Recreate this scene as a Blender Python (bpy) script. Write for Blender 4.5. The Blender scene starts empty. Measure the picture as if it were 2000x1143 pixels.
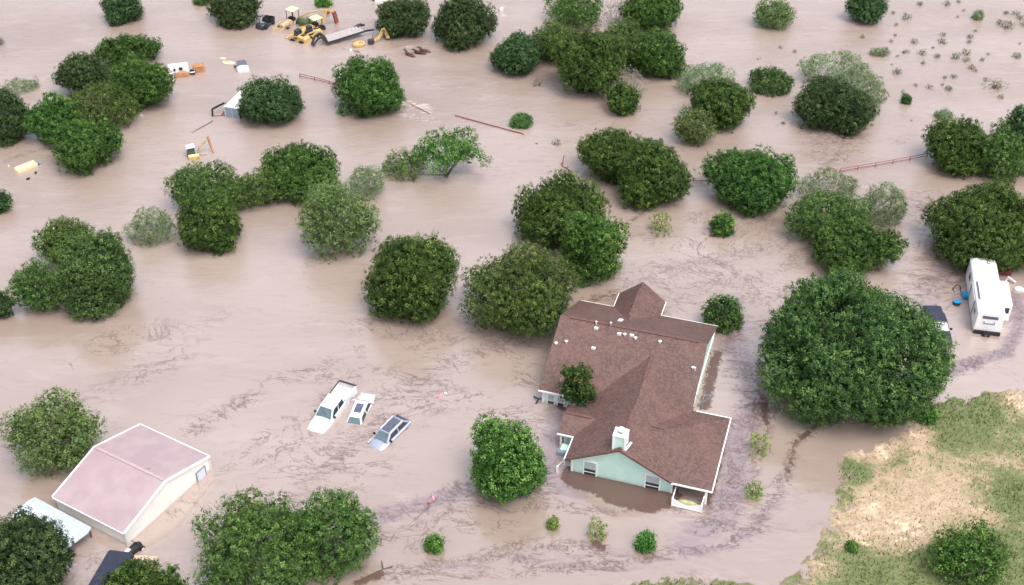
import bpy, bmesh, math, random
import numpy as np
from mathutils import Vector, Matrix
R_ = math.radians
SC = bpy.context.scene
COL = SC.collection
# ------------------------------------------------------------------ camera, world, sun, exposure
CAM_H = 80.0; TILT = R_(36.4); FPX = 2385.76            # drone 80 m up, looking 36 degrees down
cam_d = bpy.data.cameras.new('camera'); cam = bpy.data.objects.new('camera', cam_d); COL.objects.link(cam)
cam.location = (0, 0, CAM_H); cam.rotation_euler = (R_(90) - TILT, 0, 0)
cam_d.sensor_fit = 'HORIZONTAL'; cam_d.sensor_width = 36.0; cam_d.lens = 36.0 * FPX / 2000.0
cam_d.clip_start = 0.5; cam_d.clip_end = 12000
SC.camera = cam
SUN_EL = R_(66); SUN_AZ = R_(222)     # azimuth measured from +Y towards -X: high, veiled sun behind the camera, a little to the right
world = bpy.data.worlds.new('World'); SC.world = world; world.use_nodes = True
nt = world.node_tree; bg = nt.nodes['Background']
sky = nt.nodes.new('ShaderNodeTexSky'); sky.sky_type = 'NISHITA'; sky.sun_disc = False
sky.sun_elevation = SUN_EL; sky.sun_rotation = -SUN_AZ; sky.air_density = 1.0; sky.dust_density = 5.0; sky.ozone_density = 1.0
hs = nt.nodes.new('ShaderNodeHueSaturation'); hs.inputs['Saturation'].default_value = 0.50
nt.links.new(sky.outputs[0], hs.inputs['Color']); nt.links.new(hs.outputs[0], bg.inputs[0])
bg.inputs[1].default_value = 0.15
sl = bpy.data.lights.new('sun', 'SUN'); sun = bpy.data.objects.new('sun', sl); COL.objects.link(sun)
sl.energy = 0.6; sl.angle = R_(30); sl.color = (1.0, 0.965, 0.92)
sd = Vector((-math.sin(SUN_AZ) * math.cos(SUN_EL), math.cos(SUN_AZ) * math.cos(SUN_EL), math.sin(SUN_EL)))
sun.rotation_euler = sd.to_track_quat('Z', 'Y').to_euler()
SC.view_settings.view_transform = 'Standard'; SC.view_settings.look = 'None'
SC.view_settings.exposure = 0.90; SC.view_settings.gamma = 1.0
SC.view_settings.use_curve_mapping = False

# ------------------------------------------------------------------ pixel -> place
_fw = np.array([0, math.cos(TILT), -math.sin(TILT)]); _up = np.array([0, math.sin(TILT), math.cos(TILT)]); _rt = np.array([1., 0, 0])
def at(px, py, z=0.0):
    d = _fw * FPX + _rt * (px - 1000) - _up * (py - 571.5)
    t = (z - CAM_H) / d[2]
    p = d * t
    return Vector((p[0], p[1], z))
def ray(px, py):
    d = _fw * FPX + _rt * (px - 1000) - _up * (py - 571.5)
    return d

# ------------------------------------------------------------------ object helpers
def tag(o, label=None, cat=None, group=None, kind=None):
    if label: o['label'] = label
    if cat: o['category'] = cat
    if group: o['group'] = group
    if kind: o['kind'] = kind
    return o
def empty(name, loc=(0, 0, 0), rz=0.0, label=None, cat=None, group=None):
    o = bpy.data.objects.new(name, None); COL.objects.link(o); o.location = loc; o.rotation_euler = (0, 0, rz)
    o.empty_display_size = 0.3
    return tag(o, label, cat, group)
def link(name, me, parent=None, mat=None):
    o = bpy.data.objects.new(name, me); COL.objects.link(o)
    if parent: o.parent = parent
    if mat: me.materials.append(mat)
    return o
def np_mesh(name, V, F, smooth=False, attrs=None):
    V = np.asarray(V, dtype=np.float32); F = np.asarray(F, dtype=np.int32)
    me = bpy.data.meshes.new(name); k = F.shape[1]
    me.vertices.add(len(V)); me.vertices.foreach_set('co', V.ravel())
    me.loops.add(F.size); me.loops.foreach_set('vertex_index', F.ravel())
    me.polygons.add(len(F)); me.polygons.foreach_set('loop_start', np.arange(0, F.size, k, dtype=np.int32))
    me.polygons.foreach_set('loop_total', np.full(len(F), k, dtype=np.int32))
    me.polygons.foreach_set('use_smooth', np.full(len(F), smooth))
    for n, (dom, arr) in (attrs or {}).items():
        a = me.attributes.new(n, 'FLOAT', dom); a.data.foreach_set('value', np.asarray(arr, dtype=np.float32))
    me.update(calc_edges=True)
    return me
class MB:
    """collects shapes, then links them as one mesh"""
    def __init__(s): s.bm = bmesh.new()
    def poly(s, pts):
        vs = [s.bm.verts.new(p) for p in pts]; s.bm.faces.new(vs); return s
    def hexa(s, b, t):
        vb = [s.bm.verts.new(p) for p in b]; vt = [s.bm.verts.new(p) for p in t]; n = len(b)
        s.bm.faces.new(vb[::-1]); s.bm.faces.new(vt)
        for i in range(n): s.bm.faces.new((vb[i], vb[(i + 1) % n], vt[(i + 1) % n], vt[i]))
        return s
    def box(s, x0, x1, y0, y1, z0, z1):
        return s.hexa([(x0, y0, z0), (x1, y0, z0), (x1, y1, z0), (x0, y1, z0)], [(x0, y0, z1), (x1, y0, z1), (x1, y1, z1), (x0, y1, z1)])
    def bar(s, a, b, w, h=None, up=(0, 0, 1)):
        a = Vector(a); b = Vector(b); h = h or w; d = (b - a).normalized(); u = Vector(up)
        if abs(d.dot(u)) > .98: u = Vector((0, 1, 0))
        sx = d.cross(u).normalized() * w / 2; sz = sx.cross(d).normalized() * h / 2
        return s.hexa([a - sx - sz, a + sx - sz, a + sx + sz, a - sx + sz], [b - sx - sz, b + sx - sz, b + sx + sz, b - sx + sz])
    def tube(s, pts, r, n=8, cap=True):
        pts = [Vector(p) for p in pts]; rs = r if isinstance(r, (list, tuple)) else [r] * len(pts); rings = []
        for i, p in enumerate(pts):
            d = (pts[min(i + 1, len(pts) - 1)] - pts[max(i - 1, 0)]).normalized()
            u = Vector((0, 0, 1)) if abs(d.z) < .95 else Vector((1, 0, 0))
            a = d.cross(u).normalized(); b = a.cross(d).normalized()
            rings.append([s.bm.verts.new(p + (a * math.cos(2 * math.pi * k / n) + b * math.sin(2 * math.pi * k / n)) * rs[i]) for k in range(n)])
        for i in range(len(rings) - 1):
            for k in range(n): s.bm.faces.new((rings[i][k], rings[i][(k + 1) % n], rings[i + 1][(k + 1) % n], rings[i + 1][k]))
        if cap:
            s.bm.faces.new(rings[0][::-1]); s.bm.faces.new(rings[-1])
        return s
    def cyl(s, c, r, h, axis='z', n=16, r2=None):
        c = Vector(c); d = {'x': Vector((1, 0, 0)), 'y': Vector((0, 1, 0)), 'z': Vector((0, 0, 1))}[axis]
        return s.tube([c - d * h / 2, c + d * h / 2], [r, r2 if r2 is not None else r], n)
    def loft(s, secs):
        rings = [[s.bm.verts.new(p) for p in q] for q in secs]; n = len(rings[0])
        for i in range(len(rings) - 1):
            for k in range(n): s.bm.faces.new((rings[i][k], rings[i][(k + 1) % n], rings[i + 1][(k + 1) % n], rings[i + 1][k]))
        s.bm.faces.new(rings[0][::-1]); s.bm.faces.new(rings[-1]); return s
    def ball(s, c, rx, ry=None, rz=None, seg=12):
        m = Matrix.Translation(c) @ Matrix.Diagonal((rx, ry or rx, rz or rx, 1))
        bmesh.ops.create_uvsphere(s.bm, u_segments=seg, v_segments=max(6, seg // 2 + 1), radius=1.0, matrix=m); return s
    def panel(s, q, inset=0.05, off=0.01, th=0.02):
        """thin plate lying on the quad q, inset from its edges"""
        q = [Vector(p) for p in q]; c = sum(q, Vector()) / 4
        n = (q[1] - q[0]).cross(q[3] - q[0]).normalized()
        r = []
        for p in q:
            d = (c - p); r.append(p + d * min(.9, inset / max(d.length, 1e-6) * 1.414))
        return s.hexa([p + n * (off - th) for p in r], [p + n * off for p in r])
    def build(s, name, mat, parent=None, bevel=0, smooth=False, seg=2, xf=None):
        if xf is not None: bmesh.ops.transform(s.bm, matrix=xf, verts=s.bm.verts)
        bmesh.ops.recalc_face_normals(s.bm, faces=s.bm.faces)
        if bevel:
            es = [e for e in s.bm.edges if len(e.link_faces) == 2 and e.calc_face_angle(0) > .5]
            bmesh.ops.bevel(s.bm, geom=es, offset=bevel, segments=seg, affect='EDGES', clamp_overlap=True)
        me = bpy.data.meshes.new(name); s.bm.to_mesh(me); s.bm.free()
        if smooth:
            for p in me.polygons: p.use_smooth = True
            try: me.set_sharp_from_angle(angle=R_(38))
            except Exception: pass
        return link(name, me, parent, mat)

# ------------------------------------------------------------------ materials
def M_new(name):
    m = bpy.data.materials.new(name); m.use_nodes = True
    return m, m.node_tree, m.node_tree.nodes['Principled BSDF']
def N(t, typ, **kw):
    n = t.nodes.new(typ)
    for k, v in kw.items():
        if k.startswith('i_'):
            key = k[2:]; key = int(key) if key.isdigit() else key
            n.inputs[key].default_value = v
        else: setattr(n, k, v)
    return n
def noise(t, vec, scale, detail=4, rough=.55, dist=0.0):
    n = N(t, 'ShaderNodeTexNoise'); n.inputs['Scale'].default_value = scale; n.inputs['Detail'].default_value = detail
    n.inputs['Roughness'].default_value = rough; n.inputs['Distortion'].default_value = dist
    if vec is not None: t.links.new(vec, n.inputs['Vector'])
    return n.outputs['Fac']
def mathn(t, op, a, b=None, c=None, clamp=False):
    n = N(t, 'ShaderNodeMath', operation=op); n.use_clamp = clamp
    for i, v in enumerate((a, b, c)):
        if v is None: continue
        if isinstance(v, (int, float)): n.inputs[i].default_value = v
        else: t.links.new(v, n.inputs[i])
    return n.outputs[0]
def sstep(t, v, lo, hi, a=0., b=1.):
    n = N(t, 'ShaderNodeMapRange', interpolation_type='SMOOTHSTEP'); t.links.new(v, n.inputs[0])
    for i, x in ((1, lo), (2, hi), (3, a), (4, b)):
        if isinstance(x, (int, float)): n.inputs[i].default_value = x
        else: t.links.new(x, n.inputs[i])
    return n.outputs[0]
def mix(t, f, a, b):
    n = N(t, 'ShaderNodeMix', data_type='RGBA')
    if isinstance(f, (int, float)): n.inputs[0].default_value = f
    else: t.links.new(f, n.inputs[0])
    for i, v in ((6, a), (7, b)):
        if isinstance(v, tuple): n.inputs[i].default_value = (*v, 1)
        else: t.links.new(v, n.inputs[i])
    return n.outputs[2]
def bump(t, h, bsdf, strength=.3, dist=.05):
    b = N(t, 'ShaderNodeBump'); b.inputs['Strength'].default_value = strength; b.inputs['Distance'].default_value = dist
    t.links.new(h, b.inputs['Height']); t.links.new(b.outputs[0], bsdf.inputs['Normal'])
def paint(name, col, rough=.5, var=.12, scale=3., metal=0., dirt=None, dirt_amt=.3, spec=None):
    m, t, b = M_new(name); geo = N(t, 'ShaderNodeTexCoord').outputs['Object']
    n1 = noise(t, geo, scale, 5); f = sstep(t, n1, .3, .7)
    c = mix(t, f, tuple(x * (1 - var) for x in col), tuple(min(1, x * (1 + var)) for x in col))
    if dirt:
        n2 = noise(t, geo, scale * .45, 6, .65, .4); c = mix(t, sstep(t, n2, .5, .68, 0, dirt_amt), c, dirt)
    t.links.new(c, b.inputs['Base Color']); b.inputs['Roughness'].default_value = rough; b.inputs['Metallic'].default_value = metal
    if spec is not None: b.inputs['Specular IOR Level'].default_value = spec
    return m
MUD = (.30, .22, .17)
MT = dict(
    white=paint('white_paint', (.86, .86, .86), .35, .04, dirt=MUD, dirt_amt=.08),
    trim=paint('white_trim', (.86, .86, .85), .5, .04, dirt=MUD, dirt_amt=.08),
    carwhite=paint('white_car_paint', (.70, .71, .73), .22, .03, dirt=MUD, dirt_amt=.12),
    silver=paint('silver_car_paint', (.42, .45, .55), .3, .05, metal=.35, dirt=MUD, dirt_amt=.2),
    glass=paint('car_glass', (.03, .045, .055), .08, .2, spec=.8),
    skyglass=paint('sky_reflection_glass', (.10, .15, .17), .08, .2, spec=.9),  # paler glass, with the sky's reflection put into its colour
    sunroof=paint('sunroof_glass', (.10, .11, .16), .25, .15),
    black=paint('black_rubber', (.015, .015, .017), .6, .2),
    darkmetal=paint('dark_metal', (.035, .035, .045), .45, .2),
    slate=paint('dark_blue_paint', (.028, .032, .055), .35, .15, dirt=MUD, dirt_amt=.1),
    yellow=paint('machine_yellow', (.62, .41, .14), .45, .12, dirt=MUD, dirt_amt=.4),
    paleyellow=paint('faded_yellow_canopy', (.82, .74, .38), .6, .06),
    orange=paint('machine_orange', (.44, .21, .10), .5, .15, dirt=MUD, dirt_amt=.4),
    tan=paint('tan_metal', (.50, .36, .22), .6, .12, dirt=MUD, dirt_amt=.4),
    rust=paint('rusty_red_pipe', (.26, .07, .05), .7, .25, 6),
    redrail=paint('red_pipe', (.27, .085, .085), .6, .2, 6),
    deck=paint('weathered_deck_planks', (.42, .38, .37), .8, .2, 4, dirt=MUD),
    bluegrey=paint('blue_grey_wall', (.22, .27, .34), .5, .12),
    navy=paint('dark_blue_wall', (.035, .045, .085), .5, .15),
    blue=paint('bright_blue_plastic', (.01, .28, .55), .4, .1),
    red=paint('dark_red_paint', (.16, .02, .03), .4, .15),
    pink=paint('pink_plastic', (.75, .30, .34), .5, .15),
    horse=paint('brown_horse_coat', (.10, .035, .025), .55, .3, 5),
    darkhorse=paint('dark_bay_coat', (.035, .016, .014), .5, .3, 5),
    beige=paint('cream_metal_wall', (.72, .70, .64), .5, .03, 1.2, dirt=MUD, dirt_amt=.1),
    bark=paint('tree_bark', (.10, .085, .07), .9, .35, 6),
    greybark=paint('grey_bark', (.20, .175, .155), .9, .3, 6),
    palebark=paint('pale_dead_wood', (.36, .31, .28), .9, .25, 6),
    blind=paint('window_blind', (.42, .47, .50), .5, .08),
    wood=paint('pale_wood', (.66, .47, .36), .8, .15),
    straw=paint('dry_grass_clump', (.42, .42, .22), .9, .2),
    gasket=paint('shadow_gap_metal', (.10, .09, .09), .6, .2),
    roofvent=paint('galvanised_vent', (.68, .66, .66), .5, .08),
)
# green lap siding
def siding():
    m, t, b = M_new('green_lap_siding'); tc = N(t, 'ShaderNodeTexCoord').outputs['Object']
    sp = N(t, 'ShaderNodeSeparateXYZ'); t.links.new(tc, sp.inputs[0])
    fr = mathn(t, 'FRACT', mathn(t, 'MULTIPLY', sp.outputs[2], 5.5))
    n = noise(t, tc, 1.3, 5); c = mix(t, sstep(t, n, .3, .7), (.54, .78, .69), (.60, .83, .75))
    c = mix(t, sstep(t, sp.outputs[2], .0, .45, .35, 0), c, (.36, .33, .27))
    t.links.new(c, b.inputs['Base Color']); b.inputs['Roughness'].default_value = .6
    bump(t, fr, b, .5, .02); return m
MT['siding'] = siding()
# brown asphalt shingles
def shingles():
    m, t, b = M_new('brown_shingles'); tc = N(t, 'ShaderNodeTexCoord').outputs['Object']
    v = N(t, 'ShaderNodeTexVoronoi'); v.inputs['Scale'].default_value = 4.8; v.inputs['Randomness'].default_value = 1.0; t.links.new(tc, v.inputs['Vector'])
    sc = N(t, 'ShaderNodeSeparateColor'); t.links.new(v.outputs['Color'], sc.inputs[0])
    c = mix(t, sstep(t, sc.outputs[0], .1, .9), (.078, .043, .037), (.132, .076, .064))
    n = noise(t, tc, .35, 5, .6); c = mix(t, sstep(t, n, .42, .68, 0, .35), c, (.19, .095, .08))
    n3 = noise(t, tc, 9, 3); c = mix(t, sstep(t, n3, .35, .7, 0, .25), c, (.24, .15, .135))
    t.links.new(c, b.inputs['Base Color']); b.inputs['Roughness'].default_value = .7; b.inputs['Specular IOR Level'].default_value = .5
    bump(t, sc.outputs[1], b, .4, .03); return m
MT['shingle'] = shingles()
def cap_m():
    m = paint('ridge_cap_shingle', (.14, .07, .062), .9, .3, 5); return m
MT['cap'] = cap_m()
def shed_roof():
    m, t, b = M_new('faded_pink_metal_roof'); tc = N(t, 'ShaderNodeTexCoord').outputs['Object']
    sp = N(t, 'ShaderNodeSeparateXYZ'); t.links.new(tc, sp.inputs[0])
    fr = mathn(t, 'FRACT', mathn(t, 'MULTIPLY', sp.outputs[0], 3.3)); rib = sstep(t, mathn(t, 'ABSOLUTE', mathn(t, 'SUBTRACT', fr, .5)), .36, .46)
    n = noise(t, tc, .5, 5); c = mix(t, sstep(t, n, .35, .68), (.37, .275, .292), (.42, .325, .338))
    c = mix(t, mathn(t, 'MULTIPLY', rib, .18), c, (.50, .34, .37))
    n2 = noise(t, tc, 7, 5); c = mix(t, sstep(t, n2, .6, .75, 0, .2), c, (.48, .36, .34))
    t.links.new(c, b.inputs['Base Color']); b.inputs['Roughness'].default_value = .45
    bump(t, rib, b, .5, .03); return m
MT['shedroof'] = shed_roof()
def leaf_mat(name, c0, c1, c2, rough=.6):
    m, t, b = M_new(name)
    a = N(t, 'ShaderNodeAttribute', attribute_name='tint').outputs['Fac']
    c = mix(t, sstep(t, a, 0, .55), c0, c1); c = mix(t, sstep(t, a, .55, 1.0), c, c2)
    oi = N(t, 'ShaderNodeObjectInfo').outputs['Random']
    h = N(t, 'ShaderNodeHueSaturation'); t.links.new(c, h.inputs['Color'])
    t.links.new(sstep(t, oi, 0, 1, .485, .515), h.inputs['Hue']); t.links.new(sstep(t, oi, 0, 1, .9, 1.15), h.inputs['Value'])
    t.links.new(h.outputs[0], b.inputs['Base Color']); b.inputs['Roughness'].default_value = rough
    b.inputs['Specular IOR Level'].default_value = .2
    tr = N(t, 'ShaderNodeBsdfTranslucent'); t.links.new(h.outputs[0], tr.inputs[0])
    ms = N(t, 'ShaderNodeMixShader'); ms.inputs[0].default_value = .25
    out = t.nodes['Material Output']; t.links.new(b.outputs[0], ms.inputs[1]); t.links.new(tr.outputs[0], ms.inputs[2]); t.links.new(ms.outputs[0], out.inputs[0])
    return m
LM = dict(
    juniper=leaf_mat('juniper_foliage', (.022, .054, .012), (.076, .150, .030), (.215, .345, .08)),
    darkjuniper=leaf_mat('dark_juniper_foliage', (.020, .046, .018), (.066, .120, .040), (.17, .255, .09)),
    olive=leaf_mat('olive_foliage', (.044, .078, .022), (.098, .172, .040), (.24, .365, .09)),
    bright=leaf_mat('bright_foliage', (.03, .088, .018), (.095, .225, .042), (.25, .45, .10)),
    oak=leaf_mat('oak_foliage', (.032, .074, .022), (.090, .172, .048), (.23, .355, .10)),
    loose=leaf_mat('loose_leaf_foliage', (.075, .12, .038), (.16, .24, .075), (.31, .41, .15)),
    pale=leaf_mat('pale_foliage', (.11, .165, .075), (.20, .28, .13), (.33, .41, .22)),
    grey=leaf_mat('grey_twig_foliage', (.16, .15, .12), (.27, .26, .20), (.38, .38, .29)),
    lime=leaf_mat('lime_sapling_foliage', (.10, .17, .03), (.22, .33, .06), (.38, .45, .12)),
    myrtle=leaf_mat('myrtle_foliage', (.02, .06, .012), (.06, .13, .025), (.20, .17, .05)),
    flower=leaf_mat('pink_flowers', (.6, .20, .26), (.7, .32, .36), (.8, .5, .48)),
    weed=leaf_mat('drowned_weed_foliage', (.14, .14, .09), (.24, .26, .14), (.36, .39, .22)),
)
# ------------------------------------------------------------------ water
def px_lines_to_world(L): return [np.array([at(*p)[:2] for p in l]) for l in L]
def seg_dist(P, poly):
    d = np.full(len(P), 1e9)
    for a, b in zip(poly[:-1], poly[1:]):
        ab = b - a; t = np.clip(((P - a) @ ab) / (ab @ ab), 0, 1)
        d = np.minimum(d, np.hypot(*(P - (a + t[:, None] * ab)).T))
    return d
SCUM = [  # (polyline in pixels, half width m, strength)
    ([(745, 1128), (830, 1112), (924, 1096), (1015, 1070), (1120, 1071), (1170, 1073)], 1.0, .95),
    ([(1000, 1092), (1080, 1110), (1225, 1100), (1277, 1082), (1400, 1072), (1470, 1035), (1520, 960), (1545, 900), (1553, 868), (1588, 836), (1650, 820)], .8, 1.),
    ([(700, 1140), (860, 1125), (1050, 1120), (1200, 1108)], .8, .6),
    ([(1140, 1040), (1250, 1045), (1330, 1050), (1420, 1020)], .8, .4),
    ([(740, 1015), (820, 990), (900, 962), (960, 935)], 1.5, .85), ([(740, 1050), (850, 1012), (950, 975), (1070, 965)], 1.4, .7),
    ([(915, 975), (985, 1000), (1080, 985), (1180, 1000), (1290, 985), (1370, 1000)], 1.0, .75),
    ([(740, 800), (820, 745), (900, 700), (1000, 662), (1060, 635)], 2.6, .72), ([(650, 740), (800, 700), (920, 640)], 2.5, .5),
    ([(380, 835), (450, 795), (500, 765), (600, 720), (700, 690)], 2.0, .62), ([(0, 880), (120, 800), (230, 745), (350, 690)], 3., .45),
    ([(560, 985), (640, 915), (700, 860), (790, 795), (870, 760)], 2.0, .72), ([(600, 1000), (700, 950), (800, 860), (850, 800)], 2., .45),
    ([(330, 1010), (420, 930), (480, 880), (560, 830)], 1.5, .5),
    ([(1200, 452), (1290, 395), (1345, 360), (1380, 350)], .5, 1.), ([(1230, 560), (1300, 530), (1420, 500), (1500, 480), (1560, 450)], 2.2, .8),
    ([(1150, 640), (1250, 560), (1350, 520), (1450, 550), (1480, 620)], 4.0, .6), ([(1240, 450), (1310, 480), (1420, 470), (1540, 430)], 2.5, .55),
    ([(1300, 600), (1390, 560), (1480, 590), (1560, 560)], 2.5, .55), ([(1100, 300), (1060, 290), (1020, 330)], 1.5, .25),
    ([(1780, 605), (1830, 545), (1860, 470), (1810, 420), (1790, 390)], 4.5, .62), ([(1800, 560), (1850, 540), (1900, 515), (2000, 520)], 1.6, .9),
    ([(1790, 580), (1880, 548)], .4, 1.),
    ([(1985, 575), (1990, 640), (1965, 690), (1905, 705), (1850, 728), (1800, 745)], 1.0, .9),
    ([(1585, 255), (1620, 300), (1660, 260)], 3.5, .75), ([(1840, 340), (1900, 345)], 2.5, .6), ([(1570, 410), (1500, 430)], 2.5, .5),
    ([(1090, 770), (1120, 800), (1080, 860), (1070, 930)], 1.5, .6), ([(1420, 640), (1440, 700), (1475, 750), (1485, 800), (1450, 850), (1430, 960), (1400, 1010)], 2.3, .85),
    ([(700, 640), (800, 650), (880, 640)], 2.0, .5), ([(600, 520), (680, 540), (740, 500)], 2.0, .45),
    ([(880, 340), (960, 330)], 2.5, .4), ([(1100, 250), (1240, 240), (1330, 300)], 3, .4), ([(0, 320), (50, 300), (80, 290)], .5, .6),
    ([(0, 575), (70, 540)], .4, .8), ([(1690, 350), (1760, 260), (1850, 200)], 6, .3), ([(1360, 990), (1385, 960), (1400, 900), (1430, 820)], .8, .9),
    ([(1050, 640), (1010, 690), (1020, 740), (1050, 700)], 2.5, .6), ([(1600, 480), (1540, 520)], 2.5, .6), ([(20, 1090), (130, 1060), (200, 1080)], 2.0, .5),
]
LILAC = [
    ([(1425, 590), (1440, 690), (1475, 745), (1480, 800), (1440, 850), (1435, 930), (1410, 1010), (1340, 1065)], 2.2, .85), ([(1090, 810), (1080, 870), (1065, 935), (1130, 960)], 1.6, .9),
    ([(0, 850), (100, 790), (210, 745), (350, 680), (430, 625)], 3., .42), ([(740, 1010), (820, 988), (900, 960)], 1.5, .8), ([(1985, 575), (1990, 640), (1965, 690), (1905, 706), (1850, 728)], 1.0, 1.),
    ([(560, 980), (660, 890), (760, 820)], 1.5, .32), ([(380, 825), (450, 790), (500, 765)], 1.5, .35), ([(1790, 600), (1840, 540), (1830, 450), (1790, 400)], 3.5, .55), ([(1000, 660), (900, 700), (800, 750)], 2.0, .42),
    ([(540, 260), (600, 330), (700, 300)], 3, .2), ([(1060, 310), (1080, 380)], 3, .3), ([(870, 330), (960, 340)], 3, .5), ([(1230, 1100), (1400, 1075), (1470, 1040), (1530, 960)], 1.3, .6), ([(1230, 1085), (1000, 1095), (850, 1112)], 1.0, .5),
]
MATS_AND_REFLECTION = [([(1125, 930), (1180, 948), (1240, 958), (1300, 972)], 1.5, 1.3), ([(1200, 965), (1265, 980)], 1.5, 1.2), ([(1400, 690), (1388, 740), (1376, 795)], .9, .75), ([(1408, 860), (1395, 930), (1380, 980)], .7, .75), ([(1150, 585), (1200, 575)], 1.5, .55),  # floating debris mats; the gable one also paints in the house's dark reflection
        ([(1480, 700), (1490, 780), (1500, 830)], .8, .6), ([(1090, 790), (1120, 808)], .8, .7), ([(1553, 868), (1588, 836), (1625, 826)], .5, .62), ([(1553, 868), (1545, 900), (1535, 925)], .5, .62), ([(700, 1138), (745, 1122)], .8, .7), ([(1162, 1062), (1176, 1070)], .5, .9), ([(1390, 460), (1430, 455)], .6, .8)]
SCUM += [([(880, 760), (960, 800), (1040, 820)], 2.2, .55), ([(520, 900), (600, 830), (640, 780)], 1.6, .55), ([(150, 700), (260, 660), (380, 640), (500, 600)], 2.5, .45), ([(430, 1000), (520, 940), (640, 880)], 1.5, .5), ([(1000, 1020), (900, 1030), (800, 1070)], 1.5, .6), ([(1230, 620), (1340, 590), (1400, 540)], 2.0, .7), ([(1440, 660), (1500, 640), (1520, 600)], 1.5, .6), ([(1350, 420), (1450, 400), (1540, 400)], 2.5, .6)]
FOAM = [([(790, 200), (835, 212)], 2.2, 1.), ([(790, 225), (840, 235)], 3.2, .8), ([(790, 92), (840, 85)], 1.6, .8), ([(200, 330), (330, 260), (420, 200)], 5, .3),
        ([(0, 300), (90, 330)], 3, .4), ([(960, 20), (985, 30)], 1.5, .9), ([(0, 90), (200, 30)], 8, .25), ([(1000, 255), (960, 245)], 1.0, .5), ([(170, 352), (260, 330)], 3, .4)]
def make_water():
    def axis(lo, hi, st, far):
        c = np.arange(lo, hi + 1e-6, st); e = st * 1.35 ** np.arange(1, 40); e = np.cumsum(e); e = e[e < far]
        return np.concatenate([(lo - e)[::-1], c, hi + e])
    X = axis(-96, 96, .45, 2400); Y = axis(56, 205, .45, 2400)
    xx, yy = np.meshgrid(X, Y); P = np.stack([xx.ravel(), yy.ravel()], 1)
    nx, ny = len(X), len(Y)
    i = np.arange(nx - 1)[None, :] + nx * np.arange(ny - 1)[:, None]
    F = np.stack([i, i + 1, i + nx + 1, i + nx], -1).reshape(-1, 4)
    inn = (np.abs(P[:, 0]) < 100) & (P[:, 1] > 50) & (P[:, 1] < 210); Q = P[inn]
    def field(L, soft=1.):
        o = np.zeros(len(P)); v = np.zeros(len(Q))
        for (l, w, s) in L:
            d = seg_dist(Q, px_lines_to_world([l])[0]); v = np.maximum(v, s * np.exp(-(d / (w * soft)) ** 2))
        o[inn] = v; return o
    scum = np.minimum(field(SCUM, 1.1) * 1.15, 1.0)
    base = np.zeros(len(P)); base[inn] = np.clip((135 - Q[:, 1]) / 60, 0, 1) * .30
    scum = np.maximum(scum, base)
    V = np.concatenate([P, np.zeros((len(P), 1))], 1)
    me = np_mesh('flood_water', V, F, True, {'scum': ('POINT', scum), 'lilac': ('POINT', field(LILAC)), 'foam': ('POINT', field(FOAM)), 'raft_and_reflection': ('POINT', field(MATS_AND_REFLECTION))})
    m, t, b = M_new('muddy_flood_water'); pos = N(t, 'ShaderNodeNewGeometry').outputs['Position']
    at_ = lambda n: N(t, 'ShaderNodeAttribute', attribute_name=n).outputs['Fac']
    mp = N(t, 'ShaderNodeMapping'); mp.inputs['Rotation'].default_value = (0, 0, R_(-28)); mp.inputs['Scale'].default_value = (.35, 1.0, 1.0); t.links.new(pos, mp.inputs[0]); flow = mp.outputs[0]
    n_big = noise(t, flow, .06, 4, .5, .6); n_mid = noise(t, flow, .35, 5, .6, 1.0)
    c = mix(t, sstep(t, n_big, .35, .65), (.345, .262, .222), (.41, .322, .282))
    c = mix(t, sstep(t, n_mid, .5, .75, 0, .5), c, (.45, .372, .34))
    c = mix(t, sstep(t, noise(t, flow, 1.1, 6, .7, 1.0), .5, .72, 0, .4), c, (.30, .215, .175))
    # lilac-grey floating silt
    n_l = noise(t, flow, 1.1, 6, .7, 1.2)
    lf = sstep(t, mathn(t, 'ADD', at_('lilac'), mathn(t, 'MULTIPLY', mathn(t, 'SUBTRACT', n_l, .5), 1.6)), .3, .9, 0, .8)
    c = mix(t, lf, c, (.25, .185, .205))
    # thin curling debris lines
    def ridge(scale, dist, w, seed):
        mp2 = N(t, 'ShaderNodeMapping'); mp2.inputs['Location'].default_value = (seed, seed * .7, seed * .3); mp2.inputs['Rotation'].default_value = (0, 0, R_(-18)); mp2.inputs['Scale'].default_value = (.62, 1.0, 1.0); t.links.new(pos, mp2.inputs[0])
        n = noise(t, mp2.outputs[0], scale, 6, .62, dist); r = mathn(t, 'ABSOLUTE', mathn(t, 'SUBTRACT', n, .5))
        return sstep(t, r, 0, w, 1, 0)
    s = at_('scum'); brk = noise(t, flow, .22, 3, .5); brk2 = noise(t, pos, 2.2, 3, .6)
    gate = sstep(t, mathn(t, 'ADD', s, mathn(t, 'MULTIPLY', mathn(t, 'SUBTRACT', brk, .5), 1.5)), .28, .62)
    g2 = sstep(t, brk2, .33, .5, .55, 1)
    r1 = ridge(.10, 2.6, .015, 3.); r2 = ridge(.20, 2.4, .018, 17.); r3 = ridge(.85, 1.4, .032, 31.)
    fil = mathn(t, 'MULTIPLY', mathn(t, 'MAXIMUM', mathn(t, 'MAXIMUM', r1, r2), mathn(t, 'MULTIPLY', r3, sstep(t, s, .55, .9, 0, .8))), mathn(t, 'MULTIPLY', gate, g2))
    core = sstep(t, mathn(t, 'ADD', s, mathn(t, 'MULTIPLY', mathn(t, 'SUBTRACT', noise(t, pos, 2.6, 6, .7, .8), .5), 1.9)), .92, 1.25, 0, .8)
    fil = mathn(t, 'MAXIMUM', fil, core)
    c = mix(t, mathn(t, 'MULTIPLY', fil, mathn(t, 'ADD', .55, mathn(t, 'MULTIPLY', s, .42))), c, (.115, .075, .072))
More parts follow.
